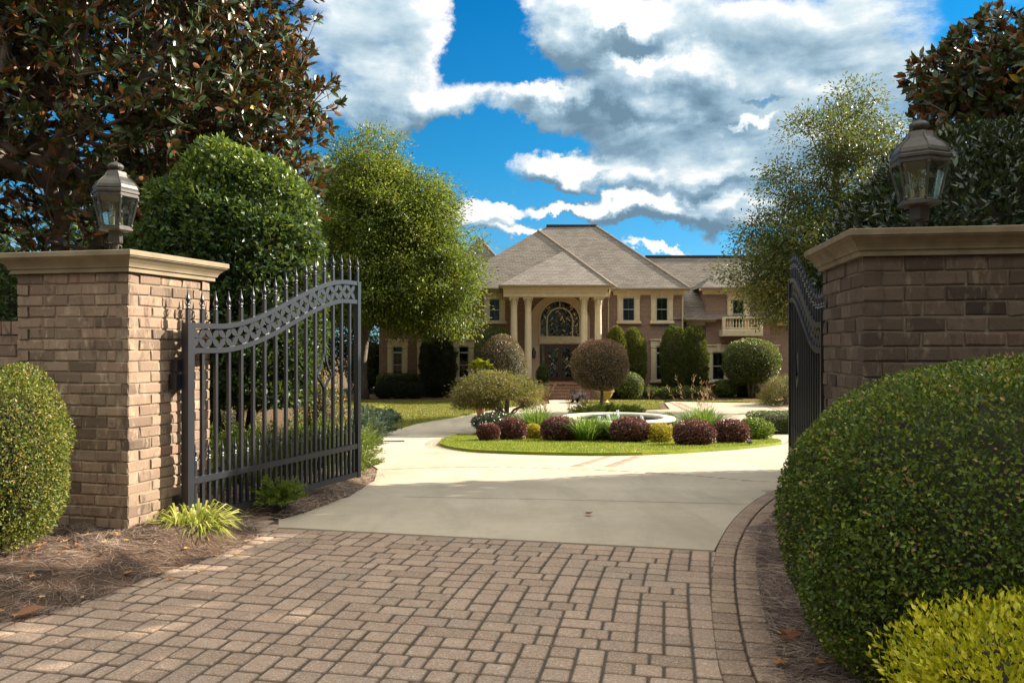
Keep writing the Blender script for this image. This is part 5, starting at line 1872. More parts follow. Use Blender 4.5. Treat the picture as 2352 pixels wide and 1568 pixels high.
# ---- hollies
shrub('holly_tree', 'dense rounded holly with new growth and sunlight painted lime on top behind the iron gate', 'holly', (-3.28, 9.3, 1.93), (1.10, 1.05, 1.82), 52000, 0.075, 0.039, M_HOLLY, 2.25, 41, 0.07, 2.6, 0.20, 0.85, 0.35,
      None, mean=0.36, sd=0.18, amount=0.55, top_new_sun=0.66, zcut=-0.62, core=0.78, lumps2=0.07, freq2=9, stems=4, base=0.0)
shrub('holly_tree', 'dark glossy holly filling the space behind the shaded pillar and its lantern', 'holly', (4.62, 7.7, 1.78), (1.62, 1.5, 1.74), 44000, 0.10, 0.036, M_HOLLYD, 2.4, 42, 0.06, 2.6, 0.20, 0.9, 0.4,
      None, mean=0.42, sd=0.2, amount=0.5, top_new_sun=0.10, core=0.82, lumps2=0.05, freq2=9, stems=4, base=0.0)
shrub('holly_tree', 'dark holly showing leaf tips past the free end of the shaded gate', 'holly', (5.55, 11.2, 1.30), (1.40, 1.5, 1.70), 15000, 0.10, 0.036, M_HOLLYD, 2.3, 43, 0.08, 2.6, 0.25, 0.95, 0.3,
      None, mean=0.45, sd=0.2, amount=0.5, core=0.80, lumps2=0.07, freq2=8, stems=4, base=-0.3)
shrub('holly_tree', 'low dark holly peeping over the garden wall at the far left', 'holly', (-6.0, 8.3, 1.45), (1.05, 0.8, 1.36), 15000, 0.07, 0.036, M_HOLLY, 2.3, 44, 0.07, 2.6, 0.2, 0.9, 0.3,
      None, mean=0.38, sd=0.2, amount=0.5, core=0.82, lumps2=0.05, freq2=9, stems=3, base=0.0)


# ---- trees
def ellipsoid_targets(ells, n, rng, lo=0.35, lumps=0.12, seed=3, pw=0.5, reject=None):
    out = []
    vol = np.array([e[1][0] * e[1][1] * e[1][2] for e in ells])
    cnt = (vol / vol.sum() * n).astype(int) + 1
    for (c, r), k in zip(ells, cnt):
        d = rand_unit(k * 2, rng)
        f = lo + (1 - lo) * rng.random(k * 2) ** pw
        f = f * (1 + lumps * lump(d, seed, 4.5))
        p = np.array(c) + d * f[:, None] * np.array(r)
        dirs = d
        if reject is not None:
            ok = ~reject(p, rng)
            p, dirs = p[ok], dirs[ok]
        out.append(np.concatenate([p[:k], dirs[:k]], 1))
    return np.concatenate(out)


def broadleaf(name, label, cat, trunks, ells, ncl, per, crad, Ll, Ww, mat, bark, seed, tr0, group=None, lo=0.35, lumps=0.14, flat=0.65, droop=0.25, rt=0.016, mean=0.45, sd=0.2, amount=0.5, reject=None, shape='d4', bounds=True, extra=0.0, targ=1.0):
    rng = np.random.default_rng(seed)
    base = trunks[0][0]
    t = thing(name, label, cat, base, 0, group)
    b0 = np.array(base)
    T = ellipsoid_targets(ells, ncl, rng, lo, lumps, seed, 0.5, reject)
    cl, cd = T[:, :3], T[:, 3:]
    m = MB()
    if len(trunks) == 1:
        sel = rng.random(len(cl)) < targ
        nodes, par, rad = tree_skeleton(trunks[0], cl[sel], rng, 0.05, rt)
        n0 = len(trunks[0])
        tr = [tr0 * (1 - 0.62 * (i / (n0 - 1)) ** 0.9) for i in range(n0)]
        tr[0] *= 1.35
        skeleton_mesh(m, nodes - b0, par, rad, 5, n0, tr)
    else:
        own = np.argmin(np.stack([np.linalg.norm(cl - np.array(tk[len(tk) // 2]), axis=1) for tk in trunks]), 0)
        for i, tk in enumerate(trunks):
            sel = (own == i) & (rng.random(len(cl)) < targ)
            if not sel.any(): continue
            nodes, par, rad = tree_skeleton(tk, cl[sel], rng, 0.05, rt)
            n0 = len(tk)
            tr = [tr0 * (1 - 0.62 * (j / (n0 - 1)) ** 0.9) for j in range(n0)]
            tr[0] *= 1.3
            skeleton_mesh(m, nodes - b0, par, rad, 5, n0, tr)
    m.build('trunk', bark, t, smooth=True)
    ci = np.repeat(np.arange(len(cl)), per)
    g = rng.normal(size=(len(ci), 3)) * crad * np.array([1, 1, flat])
    pts = cl[ci] + g
    D = unit(unit(g) * 0.8 + rand_unit(len(ci), rng) * 0.8 + cd[ci] * 0.4 + np.array([0, 0, -droop]))
    Nf = unit(rand_unit(len(ci), rng) * 0.8 + np.array([0, 0, 0.9]))
    clr = rng.normal(0, 0.13, len(cl))
    rnd = np.clip(rng.normal(mean, sd, len(ci)) + clr[ci] * amount * 2, 0, 1)
    sz = rng.uniform(0.7, 1.25, len(ci))
    leaf_mesh('crown', pts - b0, D, Nf, Ll * sz, Ww * sz, mat, t, rnd, shape, 0.2, 0.1)
    return t


def magnolia(label, trunks, ells, nros, k, Ll, Ww, seed, tr0, lo=0.45, reject=None, group='magnolias', lumps=0.12):
    rng = np.random.default_rng(seed)
    base = trunks[0][0]
    b0 = np.array(base)
    t = thing('magnolia_tree', label, 'magnolia', base, 0, group)
    T = ellipsoid_targets(ells, nros, rng, lo, lumps, seed, 0.5, reject)
    cl, cd = T[:, :3], T[:, 3:]
    m = MB()
    own = np.argmin(np.stack([np.linalg.norm(cl - np.array(tk[len(tk) // 2]), axis=1) for tk in trunks]), 0)
    for i, tk in enumerate(trunks):
        sel = own == i
        nodes, par, rad = tree_skeleton(tk, cl[sel], rng, 0.06, 0.0055)
        n0 = len(tk)
        tr = [tr0 * (1 - 0.6 * (j / (n0 - 1))) for j in range(n0)]
        tr[0] *= 1.25
        skeleton_mesh(m, nodes - b0, par, rad, 5, n0, tr)
    m.build('trunk', M_BARKM, t, smooth=True)
    ax = unit(cd * 0.8 + rand_unit(len(cl), rng) * 0.55 + np.array([0, 0, 0.30]))
    ci = np.repeat(np.arange(len(cl)), k)
    A = ax[ci]
    rad_ = rand_unit(len(ci), rng)
    rad_ = unit(rad_ - A * (rad_ * A).sum(1, keepdims=True))
    tilt = rng.uniform(0.35, 1.35, len(ci))[:, None]
    D = unit(A * np.cos(tilt) + rad_ * np.sin(tilt))
    Nf = unit(A * np.sin(tilt) - rad_ * np.cos(tilt) + rand_unit(len(ci), rng) * 0.25)
    Nf = np.where((rng.random(len(ci)) < 0.24)[:, None], -Nf, Nf)        # twisted leaves show their rusty backs
    B = cl[ci] - b0 - A * (rng.random(len(ci)) * 0.14)[:, None] * 0.9
    rnd = np.clip(rng.normal(0.45, 0.2, len(ci)), 0, 0.95)
    rnd = np.where(rng.random(len(ci)) < 0.012, 1.0, rnd)
    sz = rng.uniform(0.7, 1.15, len(ci))
    leaf_mesh('crown', B, D, Nf, Ll * sz, Ww * sz, M_MAG, t, rnd, 'd7', 0.22, 0.08)
    return t


def rej_l(p, rng):
    hole = (p[:, 0] < -5.9) & (p[:, 0] > -8.6) & (p[:, 1] < 14.0) & (p[:, 2] < 5.6) & (p[:, 2] > 2.6)
    return (hole & (rng.random(len(p)) < 0.74)) | (p[:, 2] < 1.6)


magnolia('tall spreading magnolia with rusty leaf backs towering over the sunlit pillar',
         [[(-7.25, 12.6, 0.0), (-7.15, 12.6, 1.6), (-7.05, 12.5, 3.4), (-6.9, 12.5, 5.2), (-6.6, 12.5, 7.2), (-6.4, 12.5, 9.0)],
          [(-6.75, 12.9, 0.0), (-6.7, 12.9, 1.8), (-6.6, 12.9, 3.6), (-6.2, 12.9, 5.2), (-5.6, 12.8, 6.6)]],
         [((-6.2, 12.4, 6.3), (3.1, 2.8, 4.3)), ((-3.95, 12.2, 4.1), (1.15, 1.3, 2.1)), ((-9.2, 12.2, 5.5), (2.6, 2.3, 4.2)), ((-3.35, 12.3, 5.3), (0.85, 0.9, 0.8))], 10500, 8, 0.165, 0.068, 51, 0.17, lo=0.36, reject=rej_l)
magnolia('magnolia with dark rusty foliage reaching into the top right of the view',
         [[(9.2, 11.8, -0.3), (9.1, 11.7, 1.2), (9.0, 11.6, 3.2), (8.9, 11.6, 4.8), (8.9, 11.6, 6.2)]],
         [((8.9, 11.6, 5.15), (3.3, 1.75, 1.55))], 2600, 8, 0.19, 0.080, 52, 0.18)
magnolia('magnolia beyond the right edge of the view that shades the paving', [[(7.9, 6.6, 0.0), (7.8, 6.6, 1.4), (7.7, 6.7, 3.0), (7.6, 6.7, 5.2)]],
         [((7.5, 6.7, 4.3), (2.6, 2.8, 2.3)), ((6.3, 3.4, 3.6), (2.0, 2.2, 1.9))], 2600, 8, 0.19, 0.080, 53, 0.18)

broadleaf('oak_tree', 'broad leafy green oak on the lawn left of the house', 'oak',
          [[(-9.25, 49.3, -1.75), (-9.25, 49.3, -0.4), (-9.2, 49.2, 0.9), (-9.0, 49.1, 2.2), (-8.6, 49.0, 4.2), (-8.2, 48.8, 6.6), (-7.9, 48.7, 9.0), (-7.8, 48.6, 11.2)]],
          [((-7.6, 47.6, 7.4), (4.7, 4.0, 5.0)), ((-9.0, 47.8, 10.4), (3.0, 3.0, 4.0)), ((-4.5, 47.2, 5.4), (2.9, 3.0, 3.3)), ((-8.7, 47.4, 4.5), (4.4, 3.0, 1.9)), ((-5.6, 47.4, 9.0), (2.3, 2.4, 2.6))],
          1500, 125, 0.42, 0.20, 0.085, M_OAK, M_BARK, 61, 0.36, None, 0.3, 0.24, mean=0.50, amount=1.0, targ=0.55, reject=lambda p, rng: (np.abs(p[:, 0] + 9.1) < 1.9) & (p[:, 2] < 3.1) | ((p[:, 2] < 2.3) & (p[:, 0] < -6.2)))
broadleaf('water_oak_tree', 'open airy oak with yellowing leaves in front of the right wing of the house', 'oak',
          [[(16.4, 39.8, -1.75), (16.4, 39.8, 0.6), (16.3, 39.8, 3.2), (16.2, 39.8, 6.0), (16.1, 39.8, 9.0), (16.2, 39.8, 12.4)]],
          [((15.2, 39.6, 5.6), (4.3, 3.6, 3.4)), ((16.2, 39.8, 9.4), (3.6, 3.2, 4.4)), ((14.2, 39.2, 4.6), (2.8, 2.6, 2.1)), ((17.6, 39.8, 11.6), (1.9, 1.9, 2.0)), ((12.9, 39.2, 5.1), (2.4, 2.2, 1.7))],
          640, 120, 0.40, 0.18, 0.078, M_OAK2, M_BARK, 62, 0.26, None, 0.3, 0.22, mean=0.44, amount=1.0, targ=0.8)
# darker trees that close the view at the left
for i, (x, y, h) in enumerate(((-13.5, 30, 8.5), (-18, 38, 10.5), (-23, 31, 9.0), (-13.6, 57, 7.0), (-19, 55, 9.0))):
    broadleaf('background_tree', ('dark bushy tree glimpsed through the gate bars, nearest the oak', 'dark tree far back behind the holly, between two others', 'dark tree at the far left behind the magnolia trunks', 'dark tree just left of the house, behind the oak trunk', 'dark tree beyond the left end of the house, farther left')[i], 'tree',
              [[(x, y, -1.75), (x, y, 0.5), (x, y, 2.5), (x, y, 5.0)]], [((x, y, h * 0.48), (3.6, 3.2, h * 0.52))], 210, 60, 0.5, 0.26, 0.13, M_HOLLY, M_BARK, 70 + i, 0.2, 'trees closing the left side', mean=0.35, targ=0.4)


# ---- sprays, tufts and blades
def juniper(label, c, rad, nspr, seed, mat=M_JUN, name='juniper_shrub', group=None, needle=0.028, upb=0.35, per=46, h0=0.0):
    """low evergreen: many radiating sprays, each set with short needles"""
    rng = np.random.default_rng(seed)
    t = thing(name, label, 'juniper', c, 0, group)
    a = rng.uniform(0, 2 * math.pi, nspr)
    el = rng.uniform(0.05, 1.2, nspr) ** 1.0
    ln = rng.uniform(0.6, 1.05, nspr)
    tip = np.stack([np.cos(a) * np.cos(el) * rad[0] * ln, np.sin(a) * np.cos(el) * rad[1] * ln, (np.sin(el) * ln + h0) * rad[2]], 1)
    ci = np.repeat(np.arange(nspr), per)
    f = 0.25 + 0.75 * rng.random(len(ci)) ** 0.7
    arc = np.sin(f * math.pi * 0.6) * 0.12 * rad[2]
    ax = unit(tip)[ci]
    pts = tip[ci] * f[:, None] + np.stack([0 * arc, 0 * arc, arc], 1)
    side = rand_unit(len(ci), rng)
    pts = pts + side * needle * 0.6 * (1.25 - f)[:, None]
    D = unit(ax * 0.9 + side * 0.75 + np.array([0, 0, 0.2]))
    rnd = np.clip(rng.normal(0.3, 0.17, len(ci)) + 0.4 * (f - 0.5), 0, 1)
    leaf_mesh('foliage', pts, D, rand_unit(len(ci), rng), needle * rng.uniform(0.7, 1.3, len(ci)), needle * 0.30, mat, t, rnd)
    m = MB()
    for i in range(0, nspr, 3):
        m.tube([(0, 0, -0.05), tuple(tip[i] * 0.5 + np.array([0, 0, 0.05 * rad[2]])), tuple(tip[i] * 0.95)], [0.008, 0.005, 0.002], 3, cap=False)
    m.build('branches_and_core', M_TWIG_CORE, t)
    return t


def tuft(name, label, cat, c, n, Lr, wid, curl, mat, seed, group=None, spread=0.7, base_r=0.08, up=1.0, mean=0.5, sd=0.25):
    rng = np.random.default_rng(seed)
    t = thing(name, label, cat, c, 0, group)
    a = rng.uniform(0, 2 * math.pi, n)
    r = base_r * np.sqrt(rng.random(n))
    B = np.stack([np.cos(a) * r, np.sin(a) * r, np.zeros(n)], 1)
    lean = rng.uniform(0.1, 1.0, n) * spread
    a2 = a + rng.normal(0, 0.5, n)
    D = unit(np.stack([np.cos(a2) * lean, np.sin(a2) * lean, np.full(n, up)], 1))
    Nf = unit(np.stack([-np.cos(a2), -np.sin(a2), np.full(n, 0.6)], 1) + rng.normal(0, 0.3, (n, 3)))
    leaf_mesh('blades', B, D, Nf, rng.uniform(*Lr, n), wid, mat, t, np.clip(rng.normal(mean, sd, n), 0, 1), 'blade', 0.0, curl)
    return t


def plume_grass(label, c, nst, h, seed, group='plume grasses', spread=0.45):
    """clump of fine stems with feathery pink heads"""
    rng = np.random.default_rng(seed)
    t = thing('plume_grass', label, 'grass', c, 0, group)
    a = rng.uniform(0, 2 * math.pi, nst)
    lean = rng.uniform(0.05, 1, nst) * spread
    top = np.stack([np.cos(a) * lean * h, np.sin(a) * lean * h, h * rng.uniform(0.65, 1.0, nst)], 1)
    m = MB()
    for i in range(nst):
        m.tube([(0, 0, 0), tuple(top[i] * np.array([.4, .4, .55])), tuple(top[i])], 0.0035, 3, cap=False)
    m.build('stems', M_PLUME, t)
    ci = np.repeat(np.arange(nst), 22)
    f = rng.uniform(0.6, 1.08, len(ci))
    pts = top[ci] * np.stack([f ** 1.4, f ** 1.4, f], 1) + rng.normal(0, 0.02, (len(ci), 3)) * h
    D = unit(unit(top)[ci] + rand_unit(len(ci), rng) * 0.8)
    leaf_mesh('plumes', pts, D, rand_unit(len(ci), rng), 0.07 * h, 0.008 * h, M_PLUME, t, rng.random(len(ci)))
    return t


g0 = G(438, 1192)
tuft('variegated_lily', 'clump of arching yellow-green striped blades at the foot of the sunlit pillar', 'plant', (-2.40, 6.0, 0.06), 300, (0.30, 0.60), 0.018, 0.62, M_LIRI, 81, None, 1.2, 0.13, 0.95, mean=0.62)
juniper('small feathery juniper growing through the bottom bars of the sunlit gate', (-2.03, 7.0, 0.07), (0.30, 0.26, 0.24), 90, 82, needle=0.03)
juniper('loose yellow-green juniper beside the drive at the free end of the gate', (-2.12, 10.4, -0.18), (0.50, 0.8, 0.42), 150, 83, needle=0.04)
juniper('yellow-green juniper a little farther up the drive, beside blue junipers', (-2.75, 13.4, -0.42), (0.75, 1.1, 0.62), 150, 84, needle=0.05)
for i, (px, Yv, r_, h_) in enumerate(((505, 8.0, 0.42, 0.42), (560, 8.4, 0.5, 0.45), (640, 8.9, 0.5, 0.50), (720, 10.6, 0.6, 0.5), (770, 11.2, 0.5, 0.55))):
    juniper(('low green juniper behind the gate, nearest the pillar', 'low green juniper behind the gate bars, second from the pillar', 'low green juniper behind the middle of the gate', 'low juniper behind the gate below the diamond picket', 'low juniper behind the last gate bars')[i],
            ((px - CX) / F * Yv, Yv, float(zg(Yv)) + 0.02), (r_, r_, h_), 110, 90 + i, M_JUN if i != 2 else M_GREEN, group='low junipers behind the gate', needle=0.038)
for i, (x_, y_) in enumerate(((-2.95, 7.25), (-2.78, 7.85), (-2.55, 8.55), (-2.3, 9.3))):
    juniper(('bushy bright juniper right behind the hinge end of the gate', 'bushy bright juniper behind the gate, second from the hinges', 'bushy bright juniper behind the gate under the rising curve', 'bushy bright juniper behind the free end of the gate')[i],
            (x_, y_, 0.06), (0.46, 0.46, 0.62), 260, 480 + i, M_JUN, group='bright junipers close behind the gate', needle=0.034)
for i, (px, Yv, r_, h_) in enumerate(((828, 22, 0.85, 0.95), (858, 28, 1.0, 1.0), (808, 17, 0.7, 0.9), (880, 33, 0.9, 0.6))):
    juniper(('blue-grey spreading juniper below the oak trunk', 'blue-grey spreading juniper edging the lawn', 'blue-grey juniper seen between the last gate bars', 'low blue-grey juniper farthest along the lawn edge')[i],
            ((px - CX) / F * Yv, Yv, float(zg(Yv))), (r_, r_, h_), 150, 100 + i, M_JUNB, group='blue junipers left of the drive', needle=0.085, per=50)
c, r = from_px(700, 800, 855, 985, 12.8)
shrub('azalea', 'azalea turning orange behind the gate bars', 'shrub', (c[0] - 0.1, 12.8, c[2]), (0.5, 0.5, r[2]), 4200, 0.045, 0.018, M_AUTUMN, 2.0, 110, 0.12, 3, 0.5, 0.9, 0.3, core=0.5, stems=5, amount=1.0)
c, r = from_px(475, 560, 880, 1000, 10.8)
shrub('azalea', 'sprawling green azalea under the holly behind the gate', 'shrub', (c[0], 10.8, c[2]), (0.6, 0.5, r[2]), 3600, 0.045, 0.018, M_AUTUMN, 2.0, 111, 0.12, 3, 0.5, 0.9, 0.3, core=0.45, stems=5, amount=0.8, mean=0.3)
tuft('variegated_lily', 'pale striped tuft on the leaf litter edge of the lawn', 'plant', (*G(885, 946), -1.62), 260, (0.35, 0.7), 0.03, 0.5, M_LIRI, 112, None, 1.0, 0.35, 1.0)


# ---- planting on the island
ISL = 'mounded burgundy shrubs on the island'
for i, (x0, x1, yt, yb, lab) in enumerate(((1097, 1146, 973, 1013, 'smallest burgundy mound, leftmost on the grass edge of the island'), (1142, 1208, 961, 1011, 'burgundy mound between the smallest mound and a small gold shrub'),
                                           (1243, 1327, 959, 1013, 'wide burgundy mound between two gold shrubs'), (1403, 1491, 960, 1016, 'burgundy mound right in front of the fountain rim'),
                                           (1548, 1641, 967, 1023, 'largest burgundy mound, right of the fountain wall'), (1641, 1716, 965, 1018, 'burgundy mound beside the bright green shrub'))):
    gx, gy = G((x0 + x1) / 2, yb, 0.09)
    gy += 0.45
    c, r = from_px(x0, x1, yt, yb, gy, False)
    shrub('loropetalum', lab, 'shrub', c, r, 6500, 0.055, 0.032, M_LORO, 2.5, 120 + i, 0.05, 3.5, 0.2, 0.9, 0.3, ISL, zcut=-0.9, core=0.8, lumps2=0.05, freq2=10, mean=0.42, top_new_sun=0.25)
for i, (x0, x1, yt, yb, lab) in enumerate(((1205, 1243, 974, 1008, 'small gold shrub between two burgundy mounds at the left'), (1327, 1404, 966, 1012, 'wide gold shrub in the middle of the island edge'), (1488, 1547, 974, 1017, 'pale gold shrub against the brick fountain wall'))):
    gx, gy = G((x0 + x1) / 2, yb, 0.09)
    gy += 0.4
    c, r = from_px(x0, x1, yt, yb, gy, False)
    shrub('golden_spirea', lab, 'shrub', c, r, 4200, 0.05, 0.022, M_YEL, 2.2, 130 + i, 0.1, 4, 0.35, 0.9, 0.4, 'gold shrubs on the island', core=0.7, lumps2=0.08, freq2=11)
gx, gy = G(1732, 1010, 0.09)
c, r = from_px(1694, 1772, 962, 1011, gy + 0.4, False)
shrub('green_shrub', 'bright green leafy shrub at the right end of the island', 'shrub', c, r, 3000, 0.085, 0.036, M_GREEN, 2.1, 134, 0.1, 4, 0.35, 0.9, 0.5, core=0.65, lumps2=0.08, freq2=10)
c, r = from_px(1516, 1552, 950, 990, 26.2, False)
shrub('green_shrub', 'small green shrub just behind the right of the fountain rim', 'shrub', c, r, 1500, 0.07, 0.03, M_GREEN, 2.1, 135, 0.1, 4, 0.35, 0.9, 0.5, core=0.65, base=-1.5)
c, r = from_px(1083, 1192, 950, 990, 27.2, False)
shrub('dark_shrub', 'low dark shrub spreading beneath the laceleaf maple', 'shrub', c, (r[0], 0.8, r[2]), 4200, 0.08, 0.04, M_HOLLYD, 2.3, 136, 0.12, 4, 0.3, 0.9, 0.3, core=0.75, base=-1.5)
for i, (px, Yv, n, h, lab) in enumerate(((1232, 25.4, 900, 1.5, 'fountain grass clump left of the fountain'), (1345, 21.5, 450, 1.2, 'fountain grass clump in front of the fountain, behind the wide gold shrub'),
                                         (1415, 21.8, 450, 1.2, 'fountain grass clump in front of the fountain, behind a burgundy mound'), (1612, 24.2, 1300, 1.5, 'largest fountain grass clump, right of the fountain'))):
    tuft('fountain_grass', lab, 'grass', ((px - CX) / F * Yv, Yv, float(zg(Yv)) + 0.08), n, (h * 0.65, h * 1.3), 0.018, 0.45, M_GRASSB, 140 + i, 'fountain grasses', 0.75, 0.22, 1.0)
for i, (px, Yv, h, n, lab) in enumerate(((1252, 38.5, 1.35, 26, 'pink plume grass beside the laceleaf maple'), (1308, 38.0, 1.25, 20, 'pink plume grass before the front steps'), (1345, 37.2, 1.1, 14, 'sparse pink plume grass next to the standard tree trunk'),
                                         (1590, 24.7, 1.9, 6, 'tall pink plume grass behind the big fountain grass, left one'), (1622, 24.6, 1.75, 5, 'tall pink plume grass by the right drive'), (1492, 43.0, 1.0, 6, 'single thin pink plume on the small right lawn'))):
    plume_grass(lab, ((px - CX) / F * Yv, Yv, float(zg(Yv)) + 0.05), n, h, 150 + i)
for i, (px, Yv, rx, h) in enumerate(((1345, 36.5, 0.9, 0.5), (1400, 36.8, 1.0, 0.55), (1448, 36.5, 0.8, 0.5))):
    juniper(('low spreading juniper behind the fountain, left of the standard trunk', 'low spreading juniper at the foot of the standard tree', 'low spreading juniper behind the fountain, nearest the small lawn')[i], ((px - CX) / F * Yv, Yv, float(zg(Yv))), (rx, rx, h), 90, 160 + i, M_JUN, group='junipers behind the fountain', needle=0.10, per=36)


def dome_tree(name, label, cat, x0, x1, yt, yb, Y, mat, seed, n, Ll, Ww, stem_to, nst, tr, group=None, weep=0.0, p=2.2, lumps=0.06, core=0.8, top_new_sun=0.0, mean=0.45, zcut=-0.92, ry=None, amount=0.8, lumps2=0.04):
    """clipped or weeping crown on a visible trunk"""
    rng = np.random.default_rng(seed)
    c, r = from_px(x0, x1, yt, yb, Y, False)
    r = (r[0], ry or r[0], r[2])
    zb = float(zg(Y)) - 0.02
    t = thing(name, label, cat, (c[0], Y, zb), 0, group)
    off = np.array([0, 0, c[2] - zb])
    pts, nn = blob_points(n, r, p, seed, lumps, 3.2, 0.30 if weep else 0.16, zcut, 9, lumps2)
    D, Nf = shell_dirs(nn, 0.7, 0.3, rng)
    if weep:
        D = unit(nn * np.array([1, 1, 0.2]) * 0.7 + rand_unit(len(nn), rng) * 0.45 + np.array([0, 0, -weep]))
    rnd = clump_rnd(pts, n, rng, amount, mean, 0.2, 4 / r[0])
    if top_new_sun: rnd = np.clip(rnd + top_new_sun * np.clip(pts[:, 2] / r[2], 0, 1), 0, 1)
    sz = rng.uniform(0.7, 1.25, len(pts))
    leaf_mesh('crown', pts + off, D, Nf, Ll * sz, Ww * sz, mat, t, rnd)
    m = MB()
    if core: blob_core(m, r, p, seed, lumps, 3.2, tuple(off), core, zcut=max(zcut, -0.8))  # added dark fill keeps light from passing through the crown
    if m.v: m.build('dark_core', M_TWIG_CORE, t, smooth=True)
    m = MB()
    zc = off[2] - r[2] * 0.5
    for k in range(nst):
        a = 2 * math.pi * k / nst + rng.random()
        q = 0.0 if nst == 1 else 0.35 * r[0]
        m.tube([(0.1 * q * math.cos(a), 0.1 * q * math.sin(a), -0.1), (0.4 * q * math.cos(a) + rng.normal(0, tr), 0.4 * q * math.sin(a), zc * 0.55), (1.2 * q * math.cos(a), 1.2 * q * math.sin(a), zc + r[2] * 0.4)], [tr * 1.2, tr, tr * 0.7], 7)
    m.build('trunk', M_BARK, t, smooth=True)
    return t


def laceleaf(label, px, Y, x0, x1, yt, yb, ncl, seed, mat):
    """weeping maple: layered flat sprays of fine leaves on a twisted trunk"""
    k = Y / F
    cx, rx = ((x0 + x1) / 2 - CX) * k, (x1 - x0) / 2 * k
    zt, zb = CAMZ + (HY - yt) * k, CAMZ + (HY - yb) * k
    bx, gz = (px - CX) * k, float(zg(Y))
    tr = [(bx, Y, gz - 0.05), (bx + 0.03, Y, gz + 0.25), (bx - 0.06, Y + 0.03, gz + 0.5), (bx - 0.02, Y, zb + (zt - zb) * 0.45), (cx, Y, zb + (zt - zb) * 0.7)]
    def rej(p, rng):
        h = (p[:, 2] - zb) / (zt - zb)
        return (h < 0.0) | ((np.abs(p[:, 0] - bx) < 0.35) & (h < 0.3))
    return broadleaf('laceleaf_maple', label, 'maple', [tr], [((cx, Y, zb + (zt - zb) * 0.30), (rx * 0.96, 1.3, (zt - zb) * 0.66)), ((cx - 0.35 * rx, Y - 0.2, zb + (zt - zb) * 0.22), (rx * 0.6, 0.9, (zt - zb) * 0.34)), ((cx + 0.3 * rx, Y - 0.3, zb + (zt - zb) * 0.2), (rx * 0.62, 0.9, (zt - zb) * 0.30))], ncl, 60, 0.17, 0.10, 0.024, mat, M_BARK, seed, 0.14, 'laceleaf maples',
                     0.74, 0.12, 0.40, 0.30, 0.010, mean=0.5, sd=0.2, amount=0.8, reject=rej, targ=0.5)


laceleaf('low spreading laceleaf maple on a dark trunk left of the fountain', 1167, 29.0, 1043, 1237, 852, 934, 420, 171, M_MAPLE)
laceleaf('pale weeping laceleaf maple by the right wing next to the shaded gate', 1805, 43.5, 1752, 1860, 862, 928, 220, 172, M_MAPLE)
dome_tree('loropetalum_standard', 'round pinkish standard tree on a thin trunk behind the fountain', 'tree', 1313, 1443, 779, 898, 38.0, M_LOROG, 173, 15000, 0.085, 0.04, 930, 1, 0.075, None, 0, 2.3, 0.04, 0.85, top_new_sun=0.45, mean=0.50)
dome_tree('camellia_tree', 'round clipped dark green tree before the lower windows of the right wing', 'tree', 1663, 1787, 778, 884, 50.0, M_OAK2, 174, 11000, 0.13, 0.06, 900, 4, 0.07, None, 0, 2.3, 0.04, 0.85, top_new_sun=0.2, mean=0.4)

# ---- shrubs against the house
c, r = from_px(1097, 1209, 767, 925, 47.0)
shrub('loropetalum', 'tall egg-shaped shrub with reddish tip left of the columns', 'shrub', c, r, 13000, 0.09, 0.045, M_LOROG, 2.0, 181, 0.04, 3, 0.15, 0.9, 0.3, mean=0.4, top_new_sun=0.4, core=0.85)
c, r = from_px(845, 878, 770, 905, 55.5)
shrub('dark_shrub', 'tall dark shrub at the left corner of the house behind the oak trunk', 'shrub', (c[0] - 0.6, c[1], c[2]), (1.5, 1.2, r[2]), 6000, 0.14, 0.07, M_HOLLY, 2.6, 489, 0.1, 3, 0.25, 0.9, 0.3, mean=0.3, core=0.8)
c, r = from_px(1092, 1182, 750, 915, 51.0)
shrub('green_shrub', 'leafy green shrub rising behind the egg-shaped shrub', 'shrub', c, r, 4500, 0.13, 0.06, M_GREEN, 2.4, 182, 0.1, 3, 0.2, 0.9, 0.3, mean=0.2, core=0.8)
for i, (x0, x1, yt, yb, Yv, mt, mn, lab) in enumerate(((966, 1046, 766, 915, 51.3, M_ARBD, .45, 'dark upright cypress between two lower windows at the left'), (1383, 1441, 742, 915, 50.2, M_ARB, .66, 'golden tipped arborvitae, right beside the portico columns'),
                                                       (1424, 1485, 750, 915, 50.6, M_ARB, .58, 'golden green arborvitae under the first upper window'), (1520, 1580, 760, 912, 51.0, M_ARB, .33, 'green arborvitae half hiding a lower window'), (1562, 1623, 757, 912, 51.2, M_ARB, .33, 'green arborvitae in front of the downspout corner'))):
    c, r = from_px(x0, x1, yt, yb, Yv)
    shrub('arborvitae', lab, 'conifer', c, r, 13000, 0.15, 0.05, mt, (2.0 if mn > 0.5 else 2.7), 190 + i, 0.09, 3.5, 0.22, 0.55, 0.9, 'upright evergreens along the house', mean=mn, core=0.8, lumps2=0.10, freq2=7, top_new_sun=0.2 if mt is M_ARB else 0, amount=1.0)
